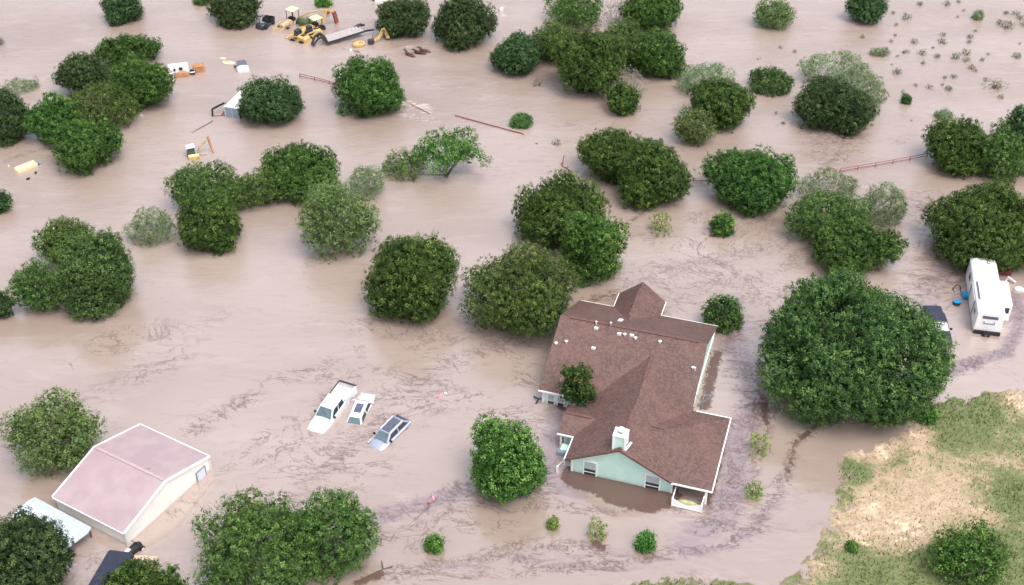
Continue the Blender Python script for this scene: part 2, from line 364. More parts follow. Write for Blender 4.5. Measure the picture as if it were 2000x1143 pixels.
    mt_ = sstep(t, mathn(t, 'ADD', at_('raft_and_reflection'), mathn(t, 'MULTIPLY', mathn(t, 'SUBTRACT', noise(t, pos, 1.5, 6, .7, .8), .5), 1.1)), .42, .62, 0, .9)
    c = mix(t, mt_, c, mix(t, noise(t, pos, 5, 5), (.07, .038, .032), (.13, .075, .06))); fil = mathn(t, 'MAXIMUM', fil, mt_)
    nf = noise(t, flow, 1.5, 6, .75, 2.0)
    ff = sstep(t, mathn(t, 'ADD', at_('foam'), mathn(t, 'MULTIPLY', mathn(t, 'SUBTRACT', nf, .5), 2.4)), .75, 1.25, 0, .75)
    c = mix(t, ff, c, (.80, .76, .74))
    t.links.new(c, b.inputs['Base Color'])
    t.links.new(mathn(t, 'SUBTRACT', .5, mathn(t, 'MULTIPLY', fil, .42)), b.inputs['Specular IOR Level'])
    b.inputs['IOR'].default_value = 2.6
    ro = mathn(t, 'ADD', .055, mathn(t, 'MULTIPLY', mathn(t, 'MAXIMUM', fil, lf), .25)); t.links.new(ro, b.inputs['Roughness'])
    # ripples: stronger far up the picture where the current runs, calm by the house
    sp = N(t, 'ShaderNodeSeparateXYZ'); t.links.new(pos, sp.inputs[0])
    far = sstep(t, sp.outputs[1], 80, 150, .10, 1.)
    mp3 = N(t, 'ShaderNodeMapping'); mp3.inputs['Rotation'].default_value = (0, 0, R_(-32)); mp3.inputs['Scale'].default_value = (.55, 1.3, 1.); t.links.new(pos, mp3.inputs[0])
    w1 = noise(t, mp3.outputs[0], 1.3, 6, .68, 1.0); w2 = noise(t, mp3.outputs[0], .12, 3, .5, 1.)
    hgt = mathn(t, 'MULTIPLY', mathn(t, 'ADD', w1, mathn(t, 'MULTIPLY', w2, 1.2)), far)
    hgt = mathn(t, 'ADD', hgt, mathn(t, 'MULTIPLY', mathn(t, 'MULTIPLY', nf, at_('foam')), 2.))
    bump(t, hgt, b, .55, .2)
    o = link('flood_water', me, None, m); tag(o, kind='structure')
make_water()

# ------------------------------------------------------------------ dry bank, bottom right
SHORE = [(2300, 700), (2120, 735), (2040, 752), (1960, 764), (1900, 772), (1850, 778), (1818, 790), (1795, 822), (1765, 846), (1720, 864), (1680, 878), (1650, 882), (1636, 902), (1632, 950), (1618, 1010), (1600, 1060), (1562, 1112),
         (1520, 1140), (1470, 1144), (1400, 1134), (1330, 1128), (1260, 1136), (1200, 1155), (1150, 1200), (1150, 1500), (2900, 1500), (2900, 700)]
def inside(P, poly):
    x, y = P.T; r = np.zeros(len(P), bool)
    for (x0, y0), (x1, y1) in zip(poly, np.roll(poly, -1, 0)):
        c = ((y0 > y) != (y1 > y)) & (x < (x1 - x0) * (y - y0) / (y1 - y0 + 1e-12) + x0); r ^= c
    return r
GREEN = [((1880, 800), 5.5, 1.), ((1830, 815), 2.5, 1.), ((1950, 810), 4, .6), ((1665, 925), 1.8, 1.), ((1650, 970), 1.5, .8), ((1980, 985), 4, .9), ((1700, 1125), 5, .85), ((1600, 1080), 1.5, .8), ((1350, 1140), 7, 1.),
         ((1820, 1130), 5, .9), ((1960, 1100), 5, .9), ((1750, 900), 2, .5), ((1860, 860), 2.8, .7), ((1990, 880), 3, .5), ((1720, 960), 2.2, .3), ((1900, 930), 3, .3), ((1560, 1130), 1.5, .6)]
BARE = [((1700, 990), 3, .8), ((1760, 1040), 4, .9), ((1690, 1050), 3, .9), ((1720, 880), 2, 1.), ((1790, 850), 2, .9), ((1900, 990), 3.5, .7), ((1620, 1110), 2, .7), ((1985, 790), 3, .8), ((1840, 1000), 3, .6), ((1680, 885), 1.2, 1.)]
def make_land():
    poly = np.array([at(*p)[:2] for p in SHORE])
    x0, y0 = 5, 30; nx, ny = 330, 200; st = .42
    X = x0 + st * np.arange(nx); Y = y0 + st * np.arange(ny); xx, yy = np.meshgrid(X, Y); P = np.stack([xx.ravel(), yy.ravel()], 1)
    inn = inside(P, poly); d = seg_dist(P, np.vstack([poly])); sd_ = np.where(inn, d, -d)
    rs = np.random.RandomState(5)
    def vn(P, s, seed):   # cheap smooth noise
        r = np.random.RandomState(seed); o = 0
        for k in range(5):
            a = r.rand() * 6.28; o = o + np.sin((P[:, 0] * math.cos(a) + P[:, 1] * math.sin(a)) * s * (1 + .5 * k) + r.rand() * 6.28)
        return o / 5
    h = np.where(sd_ > 0, .055 * np.minimum(sd_, 18), .22 * np.maximum(sd_, -6)) + .08 * vn(P, .9, 1) * np.clip(sd_ + 1, 0, 1) + .06 * vn(P, 2.6, 2) * np.clip(sd_ + 1, 0, 1) + .045 * rs.randn(len(P)) * np.clip(sd_ + 1, 0, 1) + .01
    def blobs(L):
        v = np.zeros(len(P))
        for (p, r, s) in L:
            c = np.array(at(*p)[:2]); v = np.maximum(v, s * np.exp(-(np.hypot(*(P - c).T) / r) ** 2))
        return v
    gr, ba = blobs(GREEN), blobs(BARE)
    i = np.arange(nx - 1)[None, :] + nx * np.arange(ny - 1)[:, None]
    F = np.stack([i, i + 1, i + nx + 1, i + nx], -1).reshape(-1, 4)
    me = np_mesh('dry_bank', np.concatenate([P, h[:, None]], 1), F, True, {'green': ('POINT', gr), 'bare': ('POINT', ba)})
    m, t, b = M_new('patchy_dry_grass'); pos = N(t, 'ShaderNodeNewGeometry').outputs['Position']
    ga = N(t, 'ShaderNodeAttribute', attribute_name='green').outputs['Fac']; bb = N(t, 'ShaderNodeAttribute', attribute_name='bare').outputs['Fac']
    n1 = noise(t, pos, .5, 8, .7, .5); n2 = noise(t, pos, 2.6, 6, .8); n3 = noise(t, pos, 1.4, 6, .7)
    c = mix(t, sstep(t, n2, .35, .65), (.32, .23, .155), (.62, .46, .34))
    c = mix(t, sstep(t, noise(t, pos, .9, 8, .75, .4), .44, .62, 0, .5), c, (.34, .29, .16)); c = mix(t, sstep(t, noise(t, pos, 5.5, 4, .7), .56, .66, 0, .45), c, (.17, .14, .085))
    g = sstep(t, mathn(t, 'ADD', mathn(t, 'SUBTRACT', mathn(t, 'ADD', ga, .26), mathn(t, 'MULTIPLY', bb, .5)), mathn(t, 'MULTIPLY', mathn(t, 'SUBTRACT', mathn(t, 'ADD', mathn(t, 'MULTIPLY', n1, .35), mathn(t, 'MULTIPLY', n2, .65)), .5), 4.6)), .3, .7, 0, .9)
    gc = mix(t, sstep(t, n2, .35, .65), (.06, .10, .03), (.15, .205, .07)); c = mix(t, g, c, gc)
    s = sstep(t, mathn(t, 'ADD', bb, mathn(t, 'MULTIPLY', mathn(t, 'SUBTRACT', n3, .5), 2.2)), .75, 1.15, 0, .8); c = mix(t, s, c, (.80, .60, .45))
    sp = N(t, 'ShaderNodeSeparateXYZ'); t.links.new(pos, sp.inputs[0]); c = mix(t, sstep(t, sp.outputs[2], .0, .07, .6, 0), c, (.24, .18, .13))
    t.links.new(c, b.inputs['Base Color']); b.inputs['Roughness'].default_value = .95; bump(t, n2, b, .5, .08)
    tag(link('dry_bank', me, None, m), kind='structure')
    # grass as stuff: blades clumped by the same masks
    k = 90000; idx = rs.randint(0, len(P), k * 3); ok = (sd_[idx] > .25) & (P[idx, 1] < 100) & (P[idx, 0] < 62); 
    dens = .22 + gr[idx] * 1.0 - ba[idx] * .2; ok &= rs.rand(len(idx)) < dens; idx = idx[ok][:k]; n = len(idx)
    B = np.concatenate([P[idx] + rs.uniform(-.3, .3, (n, 2)), h[idx, None]], 1)
    L = rs.uniform(.10, .32, n) * (1 + .5 * gr[idx]); a = rs.rand(n) * 6.28; w = rs.uniform(.03, .09, n)
    wv = np.stack([np.cos(a), np.sin(a), 0 * a], 1) * w[:, None]; tip = B + np.stack([rs.uniform(-.12, .12, n), rs.uniform(-.12, .12, n), L], 1)
    V = np.stack([B - wv - [0, 0, .03], B + wv - [0, 0, .03], tip], 1).reshape(-1, 3); F = np.arange(n * 3).reshape(-1, 3)
    tint = np.clip(rs.rand(n) * .55 + np.clip(gr[idx] * 1.2, 0, 1) * .45 + .1 * rs.randn(n), 0, 1)
    me = np_mesh('grass', V, F, False, {'tint': ('FACE', tint)})
    m2 = leaf_mat('mixed_grass_blades', (.64, .48, .35), (.29, .27, .12), (.085, .155, .045), .9)
    tag(link('grass', me, None, m2), 'patchy green and straw coloured grass covering the dry bank', 'grass', kind='stuff')
    return P, h
make_land()
# ------------------------------------------------------------------ farmhouse (u to the right, v to the back, origin at the right front eave corner)
HO = Vector((17.637, 76.488, 0)); HB = -.30698; EZ = 1.79
house = empty('farmhouse', HO, HB, 'large brown shingle roofed house with pale green walls, windows half under water', 'house')
def roof_solid(mb, top, th=.16):
    """top: list of polygons (3d points) forming the upper surface of a simple prism roof; thickness downwards"""
    for q in top:
        q = [Vector(p) for p in q]; mb.hexa([p - Vector((0, 0, th)) for p in q], q)
walls = MB(); ov = .35
# main block
mL, mR, mF, mBk = -18.48 + ov, -3.58 - ov * .6, 8.48 + ov, 23.74 - ov
zr = 5.32; rv = 16.11
def gable_u(mb, x0, x1, y0, y1, ze, zt, z0=-1.2):   # ridge along u
    ym = (y0 + y1) / 2
    a = [(x0, y0, z0), (x0, y1, z0), (x0, y1, ze), (x0, ym, zt), (x0, y0, ze)]; b = [(x1, p[1], p[2]) for p in a]
    va = [mb.bm.verts.new(p) for p in a]; vb = [mb.bm.verts.new(p) for p in b]
    mb.bm.faces.new(va); mb.bm.faces.new(vb[::-1])
    for i in range(5): mb.bm.faces.new((va[i], vb[i], vb[(i + 1) % 5], va[(i + 1) % 5]))
def gable_v(mb, x0, x1, y0, y1, ze, zt, z0=-1.2):   # ridge along v
    xm = (x0 + x1) / 2
    a = [(x0, y0, z0), (x1, y0, z0), (x1, y0, ze), (xm, y0, zt), (x0, y0, ze)]; b = [(p[0], y1, p[2]) for p in a]
    va = [mb.bm.verts.new(p) for p in a]; vb = [mb.bm.verts.new(p) for p in b]
    mb.bm.faces.new(va); mb.bm.faces.new(vb[::-1])
    for i in range(5): mb.bm.faces.new((va[i], vb[i], vb[(i + 1) % 5], va[(i + 1) % 5]))
gable_u(walls, mL, mR, mF, mBk, EZ - .02, zr - .24)
gable_v(walls, -13.44 + .5, -3.56, .48, 9.2, EZ - .02, 4.36 - .24)
gable_u(walls, -14.99 + .5, -12, 3.11 + .45, 7.2, EZ - .03, 2.2)
walls.box(-12, -3.9, 1.2, 10, -1.2, EZ - .12)
gable_v(walls, -14.3, -10.0, 20, 26.0, EZ - .02, 3.55)
walls.build('wall', MT['siding'], house)
# roof
rf = MB(); sl_m = (zr - EZ) / (rv - 8.48)
roof_solid(rf, [[(-18.48, 8.48, EZ), (-3.58, 8.48, EZ), (-3.58, rv, zr), (-18.48, rv, zr)], [(-18.48, rv, zr), (-3.58, rv, zr), (-3.58, 23.74, EZ), (-18.48, 23.74, EZ)]])
gz = 4.36; gs = (gz - EZ) / 4.94
roof_solid(rf, [[(-13.44, -.02, EZ), (-8.5, -.02, gz), (-8.5, 14.6, gz), (-13.44, 10.5, EZ)], [(-8.5, -.02, gz), (-3.56, -.02, EZ), (-3.56, 10.5, EZ), (-8.5, 14.6, gz)]])
# low hipped part over the right porch, ridge running into the front gable
rz_ = 3.38
hk = (rz_ - EZ) / 5.0
roof_solid(rf, [[(-3.6, .0, EZ), (0, 0, EZ), (-5.0, 5.0, rz_), (-7.2, 5.0, rz_), (-7.2, 1.5, EZ + hk * 1.5)], [(0, 0, EZ), (0, 9.98, EZ), (-5.0, 5.0, rz_)],
                [(0, 9.98, EZ), (-7.2, 9.98, EZ), (-7.2, 5.0, rz_), (-5.0, 5.0, rz_)]])
# small left wing
roof_solid(rf, [[(-14.99, 3.11, EZ - .004), (-12.0, 3.11, EZ - .004), (-12.0, 5.2, 2.62), (-14.99, 5.2, 2.62)], [(-14.99, 5.2, 2.62), (-12.0, 5.2, 2.62), (-12.0, 7.3, EZ - .004), (-14.99, 7.3, EZ - .004)]])
# rear entry gable, steeper, ridge into the main back slope
roof_solid(rf, [[(-14.67, 23.0, EZ + .0), (-12.16, 19.2, 3.86), (-12.16, 26.25, 3.86), (-14.67, 26.25, EZ)], [(-12.16, 19.2, 3.86), (-9.62, 23.0, EZ), (-9.62, 26.25, EZ), (-12.16, 26.25, 3.86)]])
roof = rf.build('roof', MT['shingle'], house)
for a, b in (((-17.6, rv, zr), (-4.3, rv, zr)), ((-8.5, .1, gz), (-8.5, 5.6, gz)), ((-8.5, 10.3, gz), (-8.5, 13.6, gz)), ((-12.16, 20.0, 3.86), (-12.16, 25.0, 3.86)), ((-7.2, 5, rz_), (-5.4, 5, rz_)), ((-14.8, 5.2, 2.62), (-12.3, 5.2, 2.62))):
    cp = MB(); cp.bar(Vector(a) + Vector((0, 0, .012)), Vector(b) + Vector((0, 0, .012)), .30, .07); cp.build('ridge_cap', MT['cap'], roof)
# white gutters and fascia boards
def gut(a, b, w=.11, h=.14): g = MB(); g.bar(Vector(a) + Vector((0, 0, -.075)), Vector(b) + Vector((0, 0, -.075)), w, h); g.build('gutter', MT['trim'], house)
gut((-3.62, -.07, EZ), (.13, -.07, EZ)); gut((.07, -.003, EZ), (.07, 10.11, EZ)); gut((.003, 10.05, EZ), (-3.25, 10.05, EZ), .12)
gut((-15.05, 3.04, EZ), (-13.38, 3.04, EZ), .12, .14); gut((-13.51, 2.97, EZ), (-13.51, -.02, EZ)); gut((-18.5, 8.41, EZ), (-12.6, 8.41, EZ))
gut((-18.3, 23.79, EZ), (-14.72, 23.79, EZ), .09, .1); gut((-14.72, 23.86, EZ), (-14.72, 26.3, EZ), .08, .1); gut((-9.57, 23.86, EZ), (-9.57, 26.3, EZ), .08, .1); gut((-9.5, 23.79, EZ), (-3.55, 23.79, EZ), .09, .1)
def part(name, mat, parent, fn, **k): q = MB(); fn(q); return q.build(name, MT[mat], parent, **k)
part('corner_board', 'trim', house, lambda q: q.box(-12.98, -12.78, .43, .56, -1.2, EZ - .02)); part('corner_board', 'trim', house, lambda q: q.box(-3.68, -3.5, .43, .56, -1.2, EZ - .18))
part('corner_board', 'trim', house, lambda q: q.box(mR - .05, mR + .03, mF - .03, mF + .15, -1.2, EZ - .2)); part('corner_board', 'trim', house, lambda q: q.box(mR - .1, mR + .035, mBk - .15, mBk + .03, -1.2, EZ - .2))
part('rake_board', 'trim', house, lambda q: q.bar((mR + .035, mF + .2, EZ - .13), (mR + .035, rv, zr - .4), .06, .2)); part('rake_board', 'trim', house, lambda q: q.bar((mR + .035, mBk - .2, EZ - .13), (mR + .035, rv + .02, zr - .4), .06, .2))
part('belt_board', 'trim', house, lambda q: q.bar((mR + .05, mF + .2, 1.42), (mR + .05, mBk - .2, 1.42), .1, .3))
part('corner_board', 'trim', house, lambda q: q.box(-18.2, -17.95, mF - .06, mF + .1, -1.2, EZ - .18)); part('corner_board', 'trim', house, lambda q: q.box(-14.47, -14.3, 3.47, 3.62, -1.2, EZ - .2))
rk = MB()
rk.bar((-13.44, -.06, EZ - .1), (-8.5, -.06, gz - .1), .05, .2); rk.bar((-8.5, -.065, gz - .1), (-3.5, -.065, EZ - .1), .05, .2); rk.build('rake_board', MT['cap'], house)
def window(x0, x1, z0, z1, y, n=Vector((0, -1, 0)), blind=.5, name='window'):
    f = MB(); w = .13; yy = y - .04
    f.box(x0 - w, x0, yy, y + .03, z0 - w, z1); f.box(x1, x1 + w, yy, y + .03, z0 - w, z1); f.box(x0 - w, x1 + w, yy - .01, y + .03, z1, z1 + w); f.box(x0, x1, yy, y + .03, z0 - w, z0)
    f.box(x0, x1, yy + .01, y + .02, (z0 + z1) / 2 - .03, (z0 + z1) / 2 + .03)
    wf = f.build(name, MT['trim'], house)
    p = MB(); p.box(x0, x1, y + .002, y + .028, z0, z1 - (z1 - z0) * blind); p.build('pane', MT['glass'], wf)
    p = MB(); p.box(x0, x1, y + .004, y + .026, z1 - (z1 - z0) * blind, z1); p.build('blind', MT['blind'], wf)
window(-11.72, -10.63, -.9, 1.6, .46, blind=.36); window(-5.97, -4.75, -.9, 1.6, .46, blind=.36)
for x in (-17.6, -16.6, -15.6): window(x, x + .62, -.3, 1.2, mF - .03, blind=.6)
# left wing window and small lean posts
for (x, y) in ((-14.7, 3.2), (-13.75, 1.0), (-14.1, -.1)): part('side_porch_post', 'trim', house, lambda q: q.box(x - .08, x + .08, y - .08, y + .08, -1.2, EZ - .17 if y > 3 else .75))
part('side_porch_rail', 'roofvent', house, lambda q: q.bar((-14.1, -.02, .7), (-13.75, .92, .7), .07)); part('side_porch_box', 'siding', house, lambda q: q.box(-14.5, -13.6, 2.2, 3.0, -1, .7))
ac = MB(); ac.box(-14.75, -14.0, 2.0, 2.7, -.5, .45); ac.build('side_equipment_box', MT['bluegrey'], house, bevel=.04)
# right porch: posts, dark recess wall, railing
for (x, y) in ((-.42, .12), (-.22, 5.0), (-.22, 9.6)): part('porch_post', 'trim', house, lambda q: q.box(x - .1, x + .1, y - .1, y + .1, -1.2, EZ - .17))
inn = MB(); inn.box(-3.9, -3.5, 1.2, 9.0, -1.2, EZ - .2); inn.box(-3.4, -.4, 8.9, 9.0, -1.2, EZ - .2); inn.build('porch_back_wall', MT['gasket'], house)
# chimney
ch = MB(); ch.box(-9.12, -8.08, .3, 1.25, 3.6, 5.66)
chim = ch.build('chimney', MT['siding'], house)
t2 = MB()
for x in (-9.12, -8.08):
    for y in (.3, 1.25): t2.box(x - .1, x + .1, y - .1, y + .1, 3.55, 5.62)
t2.box(-9.24, -7.96, .18, 1.37, 5.62, 5.74)
t2.build('chimney_trim', MT['white'], chim)
part('flashing', 'trim', chim, lambda q: q.bar((-8.0, .2, 4.28), (-7.72, 1.4, 4.2), .2, .1))
t3 = MB(); t3.cyl((-8.6, .8, 5.86), .22, .3); t3.build('flue', MT['gasket'], chim)
t3 = MB(); t3.cyl((-8.6, .8, 6.06), .33, .14); t3.ball((-8.6, .8, 6.1), .33, .33, .12); t3.build('flue_cap', MT['white'], chim)
# roof vents from their seen spots on the slopes
def on_roof(px, py, back=False):
    u = Vector((math.cos(HB), math.sin(HB), 0)); v = Vector((-math.sin(HB), math.cos(HB), 0)); z = 4.
    for _ in range(30):
        p = at(px, py, z) - HO; a, b = p.dot(u), p.dot(v)
        z = EZ + sl_m * ((23.74 - b) if back else (b - 8.48))
    return Vector((a, b, z))
def vent(px, py, kind, back=False):
    p = on_roof(px, py, back); m = MB()
    if kind == 'pipe': m.cyl(p + Vector((0, 0, .12)), .06, .44, n=10); m.cyl(p + Vector((0, 0, .36)), .11, .07, n=10)
    elif kind == 'hat': m.cyl(p + Vector((0, 0, .06)), .11, .26, n=12); m.cyl(p + Vector((0, 0, .22)), .19, .08, n=12, r2=.08)
    elif kind == 'box': m.box(p.x - .2, p.x + .2, p.y - .15, p.y + .15, p.z - .15, p.z + .14)
    else:
        m.hexa([(p.x - .22, p.y - .5, p.z + sl_m * .5 + .0), (p.x + .22, p.y - .5, p.z + sl_m * .5), (p.x + .22, p.y + .5, p.z - sl_m * .5), (p.x - .22, p.y + .5, p.z - sl_m * .5)],
               [(p.x - .22, p.y - .5, p.z + sl_m * .5 + .09), (p.x + .22, p.y - .5, p.z + sl_m * .5 + .09), (p.x + .22, p.y + .5, p.z - sl_m * .5 + .09), (p.x - .22, p.y + .5, p.z - sl_m * .5 + .09)])
    m.build('roof_vent' if kind != 'sky' else 'skylight', MT['roofvent' if kind != 'sky' else 'white'], house)
for (x, y, k, b) in ((1164.5, 634, 'pipe', 0), (1164.5, 642, 'box', 0), (1193, 636, 'pipe', 0), (1212, 626, 'sky', 1), (1209.5, 653, 'box', 0), (1220, 655, 'hat', 0), (1234, 656, 'box', 0), (1241, 662, 'hat', 0), (1289, 669, 'hat', 0),
                     (1086, 672, 'hat', 0), (1106, 669, 'hat', 0), (1159, 681, 'box', 0), (1353.5, 720, 'hat', 0), (1357, 724, 'pipe', 0)): vent(x, y, k, b)
# porch swing-gate piece that stands in front of the porch: white railing with scooped top
rl = empty('porch_railing', HO, HB, 'white scoop topped railing panel in front of the right hand porch', 'railing')
def rail(mb, x0, x1, y0, y1, n=14):
    a = Vector((x0, y0, 0)); b = Vector((x1, y1, 0)); top = []
    for i in range(n + 1):
        f = i / n; z = .42 + .52 * abs(2 * f - 1) ** 1.6; p = a.lerp(b, f); top.append((p, z))
    for (p, z), (q, w) in zip(top[:-1], top[1:]):
        d = (b - a).normalized(); nn = Vector((-d.y, d.x, 0)) * .02
        mb.hexa([p - nn + Vector((0, 0, -1)), q - nn + Vector((0, 0, -1)), q + nn + Vector((0, 0, -1)), p + nn + Vector((0, 0, -1))], [p - nn + Vector((0, 0, z)), q - nn + Vector((0, 0, w)), q + nn + Vector((0, 0, w)), p + nn + Vector((0, 0, z))])
m = MB(); rail(m, -3.15, -.62, -1.05, -1.05); m.build('railing_panel', MT['white'], rl)
m = MB()
for x in (-3.2, -.57): m.box(x - .08, x + .08, -1.13, -.97, -1, 1.0)
m.box(-3.1, -.65, -1.12, -1.08, .05, .12)
m.build('frame', MT['white'], rl)
part('side_rail', 'white', rl, lambda q: q.bar((-3.2, -1.0, .95), (-3.2, .4, .95), .1, .12)); part('side_rail', 'white', rl, lambda q: q.bar((-.57, -1.0, .95), (-.57, .4, .95), .1, .12))
b_ = MB(); b_.ball((-1.9, -.55, .1), 1.05, .3, .42, 14); o = b_.build('hay_bundle', MT['straw'], None, smooth=True); o.location = HO; o.rotation_euler = (0, 0, HB)
tag(o, 'pale straw bundle floating behind the white scoop topped railing', 'straw bundle')
# dark bicycle like frame by the left wing of the house and a wire rack at the right
def scrap(name, label, cat, px, py, mat, bars, r=.05):
    p = at(px, py); m = MB()
    for a, b in bars: m.tube([a, b], r, 6)
    o = m.build(name, MT[mat], None, smooth=True); o.location = p; tag(o, label, cat); return o
scrap('broken_branch', 'black forked scrap floating at the left eave of the house', 'scrap', 1050, 783, 'black', [((-.35, .5, .1), (.1, 0, .25)), ((.1, 0, .25), (-.2, -.45, .0)), ((.1, 0, .25), (.45, .15, .15))], .07)
scrap('antenna_rack', 'grey splayed aerial in the notch at the right side of the house', 'aerial', 1371, 800, 'bluegrey', [((0, 0, 0), (0, 0, 1.6)), ((0, 0, .9), (-.7, .2, 1.6)), ((0, 0, .9), (.8, .2, 1.7)), ((0, 0, .9), (.2, .5, 1.9)), ((-.7, .2, 1.6), (.8, .2, 1.7))], .035)

# ------------------------------------------------------------------ metal building
SO = Vector((-33.129, 71.698, 0)); SA = -.52528; SL, SW, SH, SR = 8.453, 10.812, 1.65, 3.212
shed = empty('metal_building', SO, SA, 'cream walled metal building with a faded pink roof and white edge trim', 'building')
m = MB(); SZ = SH - .04
a = [(-SL + .12, .1, -1.2), (-SL + .12, SW - .1, -1.2), (-SL + .12, SW - .1, SZ), (-SL + .12, SW / 2, SR - .08), (-SL + .12, .1, SZ)]; b = [(-.06, p[1], p[2]) for p in a]
va = [m.bm.verts.new(p) for p in a]; vb = [m.bm.verts.new(p) for p in b]; m.bm.faces.new(va); m.bm.faces.new(vb[::-1])
for i in range(5): m.bm.faces.new((va[i], vb[i], vb[(i + 1) % 5], va[(i + 1) % 5]))
def ribbed():
    mm, t, bb = M_new('cream_ribbed_wall'); tc = N(t, 'ShaderNodeTexCoord').outputs['Object']; sp = N(t, 'ShaderNodeSeparateXYZ'); t.links.new(tc, sp.inputs[0])
    fr = mathn(t, 'FRACT', mathn(t, 'MULTIPLY', mathn(t, 'ADD', sp.outputs[1], sp.outputs[0]), 3.3)); rib = sstep(t, mathn(t, 'ABSOLUTE', mathn(t, 'SUBTRACT', fr, .5)), .34, .46)
    c = mix(t, mathn(t, 'MULTIPLY', rib, .25), (.84, .83, .785), (.74, .73, .685)); n = noise(t, tc, .9, 6, .6); c = mix(t, sstep(t, n, .5, .75, 0, .2), c, (.62, .58, .49))
    c = mix(t, sstep(t, sp.outputs[2], 0, .35, .45, 0), c, (.42, .33, .26))
    t.links.new(c, bb.inputs['Base Color']); bb.inputs['Roughness'].default_value = .5; bump(t, rib, bb, .6, .03); return mm
m.build('wall', ribbed(), shed)
m = MB(); roof_solid(m, [[(-SL, 0, SH), (0, 0, SH), (0, SW / 2, SR), (-SL, SW / 2, SR)], [(-SL, SW / 2, SR), (0, SW / 2, SR), (0, SW, SH), (-SL, SW, SH)]], .06)
sr = m.build('roof', MT['shedroof'], shed)
m = MB(); m.bar((-SL + .1, SW / 2, SR + .012), (-.1, SW / 2, SR + .012), .28, .07); m.cyl((-2.4, SW / 2 + .5, SR - .05), .12, .25, n=10); m.build('ridge_cap', paint('pink_ridge_cap', (.44, .33, .345), .5, .08), sr)
for x in (-SL - .06, .06):
    part('rake_trim', 'white', shed, lambda q: q.bar((x, -.02, SH - .04), (x, SW / 2, SR - .04), .14, .2)); part('rake_trim', 'white', shed, lambda q: q.bar((x, SW / 2, SR - .042), (x, SW + .02, SH - .04), .135, .2))
for y in (-.07, SW + .07): part('gutter', 'roofvent', shed, lambda q: q.bar((-SL, y, SH - .06), (0, y, SH - .06), .12, .1))
for y in (.05, SW - .05): part('corner_trim', 'roofvent', shed, lambda q: q.bar((-.02, y, SZ - .1), (-.02, y, -1), .12, .12))
m = MB(); m.box(-.05, .02, 9.0, 10.0, -1, .98); d = m.build('door', paint('pale_grey_door', (.62, .66, .74), .4, .05), shed)
m = MB(); m.box(-.04, .035, 8.88, 8.998, -1, 1.1); m.box(-.04, .035, 10.002, 10.12, -1, 1.1); m.box(-.04, .035, 9.0, 10.0, .985, 1.1); m.build('door_frame', MT['bluegrey'], d)
# ------------------------------------------------------------------ vehicles
def pose(o, px, py, z, head, pitch=0, roll=0, anchor=(0, 0, 0)):
    """local +x is forward; the local anchor point is set at the place seen at the pixel, at height z"""
    Rm = Matrix.Rotation(head, 4, 'Z') @ Matrix.Rotation(-pitch, 4, 'Y') @ Matrix.Rotation(roll, 4, 'X')
    sc = o.scale.copy(); loc = at(px, py, z) - (Rm @ Vector(anchor)); o.matrix_world = Matrix.Translation(loc) @ Rm; o.scale = sc
    o.location = loc; o.rotation_euler = Rm.to_euler()
def heading(p_from, p_to, z0=0, z1=0):
    d = at(*p_to, z1) - at(*p_from, z0); return math.atan2(d.y, d.x)
def body_sec(x, hw, zb, zs, zc, r=.12):
    return [(x, -hw, zb), (x, -hw, zs - r), (x, -hw + r, zs), (x, -hw * .5, zc), (x, 0, zc + .01), (x, hw * .5, zc), (x, hw - r, zs), (x, hw, zs - r), (x, hw, zb)]
def cabin(root, x_wb, x_wt, x_rt, x_rb, hb, ht, zb, zt, body_m, glass='glass', wglass=None, doors=2, rglass=None, roofname='roof', th=.05):
    """greenhouse: windscreen base/top, rear top/base, half widths, heights"""
    m = MB(); B = [(x_wb, -hb, zb), (x_wb, hb, zb), (x_rb, hb, zb), (x_rb, -hb, zb)]; T = [(x_wt, -ht, zt), (x_wt, ht, zt), (x_rt, ht, zt), (x_rt, -ht, zt)]
    m.hexa(B, T); c = m.build('cab', MT[body_m], root, bevel=.06, smooth=True, seg=3)
    p = MB(); p.panel([B[1], B[0], T[0], T[1]], .09, .014, .03); p.build('windscreen', MT[wglass or glass], root)
    p = MB(); p.panel([B[3], B[2], T[2], T[3]], .10, .014, .03); p.build('rear_window', MT[rglass or glass], root)
    for s in (-1, 1):
        def P(f, top):
            b = Vector((x_wb + (x_rb - x_wb) * f, s * hb, zb)); t_ = Vector((x_wt + (x_rt - x_wt) * f, s * ht, zt)); return b.lerp(t_, .12 if not top else .88)
        for d in range(doors):
            f0 = .06 + d * .88 / doors + (.012 if d else 0); f1 = .06 + (d + 1) * .88 / doors - .012
            q = [P(f0, 0), P(f1, 0), P(f1, 1), P(f0, 1)]
            if s > 0: q = q[::-1]
            p = MB(); p.panel(q, .03, .014, .03); p.build('side_window', MT[glass], root)
    return c
def wheels(root, xs, hw, r=.37, z=.37):
    for x in xs:
        for s in (-1, 1):
            m = MB(); m.cyl((x, s * (hw - .1), z), r, .24, 'y', 20); w = m.build('wheel', MT['black'], root, bevel=.03)
            m = MB(); m.cyl((x, s * (hw + .025), z), r * .6, .02, 'y', 12); m.build('rim', MT['roofvent'], w)
def lights(root, x, hw, z, name, mat, w=.3, h=.16):
    for s in (-1, 1):
        m = MB(); m.box(x - .05, x + .05, s * hw - w / 2, s * hw + w / 2, z - h / 2, z + h / 2); m.build(name, MT[mat], root, bevel=.02)
MT['lamp'] = paint('lamp_lens', (.7, .72, .72), .15, .05); MT['tail'] = paint('tail_lamp', (.4, .02, .02), .2, .1)
def mirror(root, x, y, z, mat='black'):
    for s in (-1, 1):
        m = MB(); m.box(x - .08, x + .08, s * y - .02 if s > 0 else s * y - .22, s * y + .22 if s > 0 else s * y + .02, z - .1, z + .12); m.build('mirror', MT[mat], root, bevel=.03)
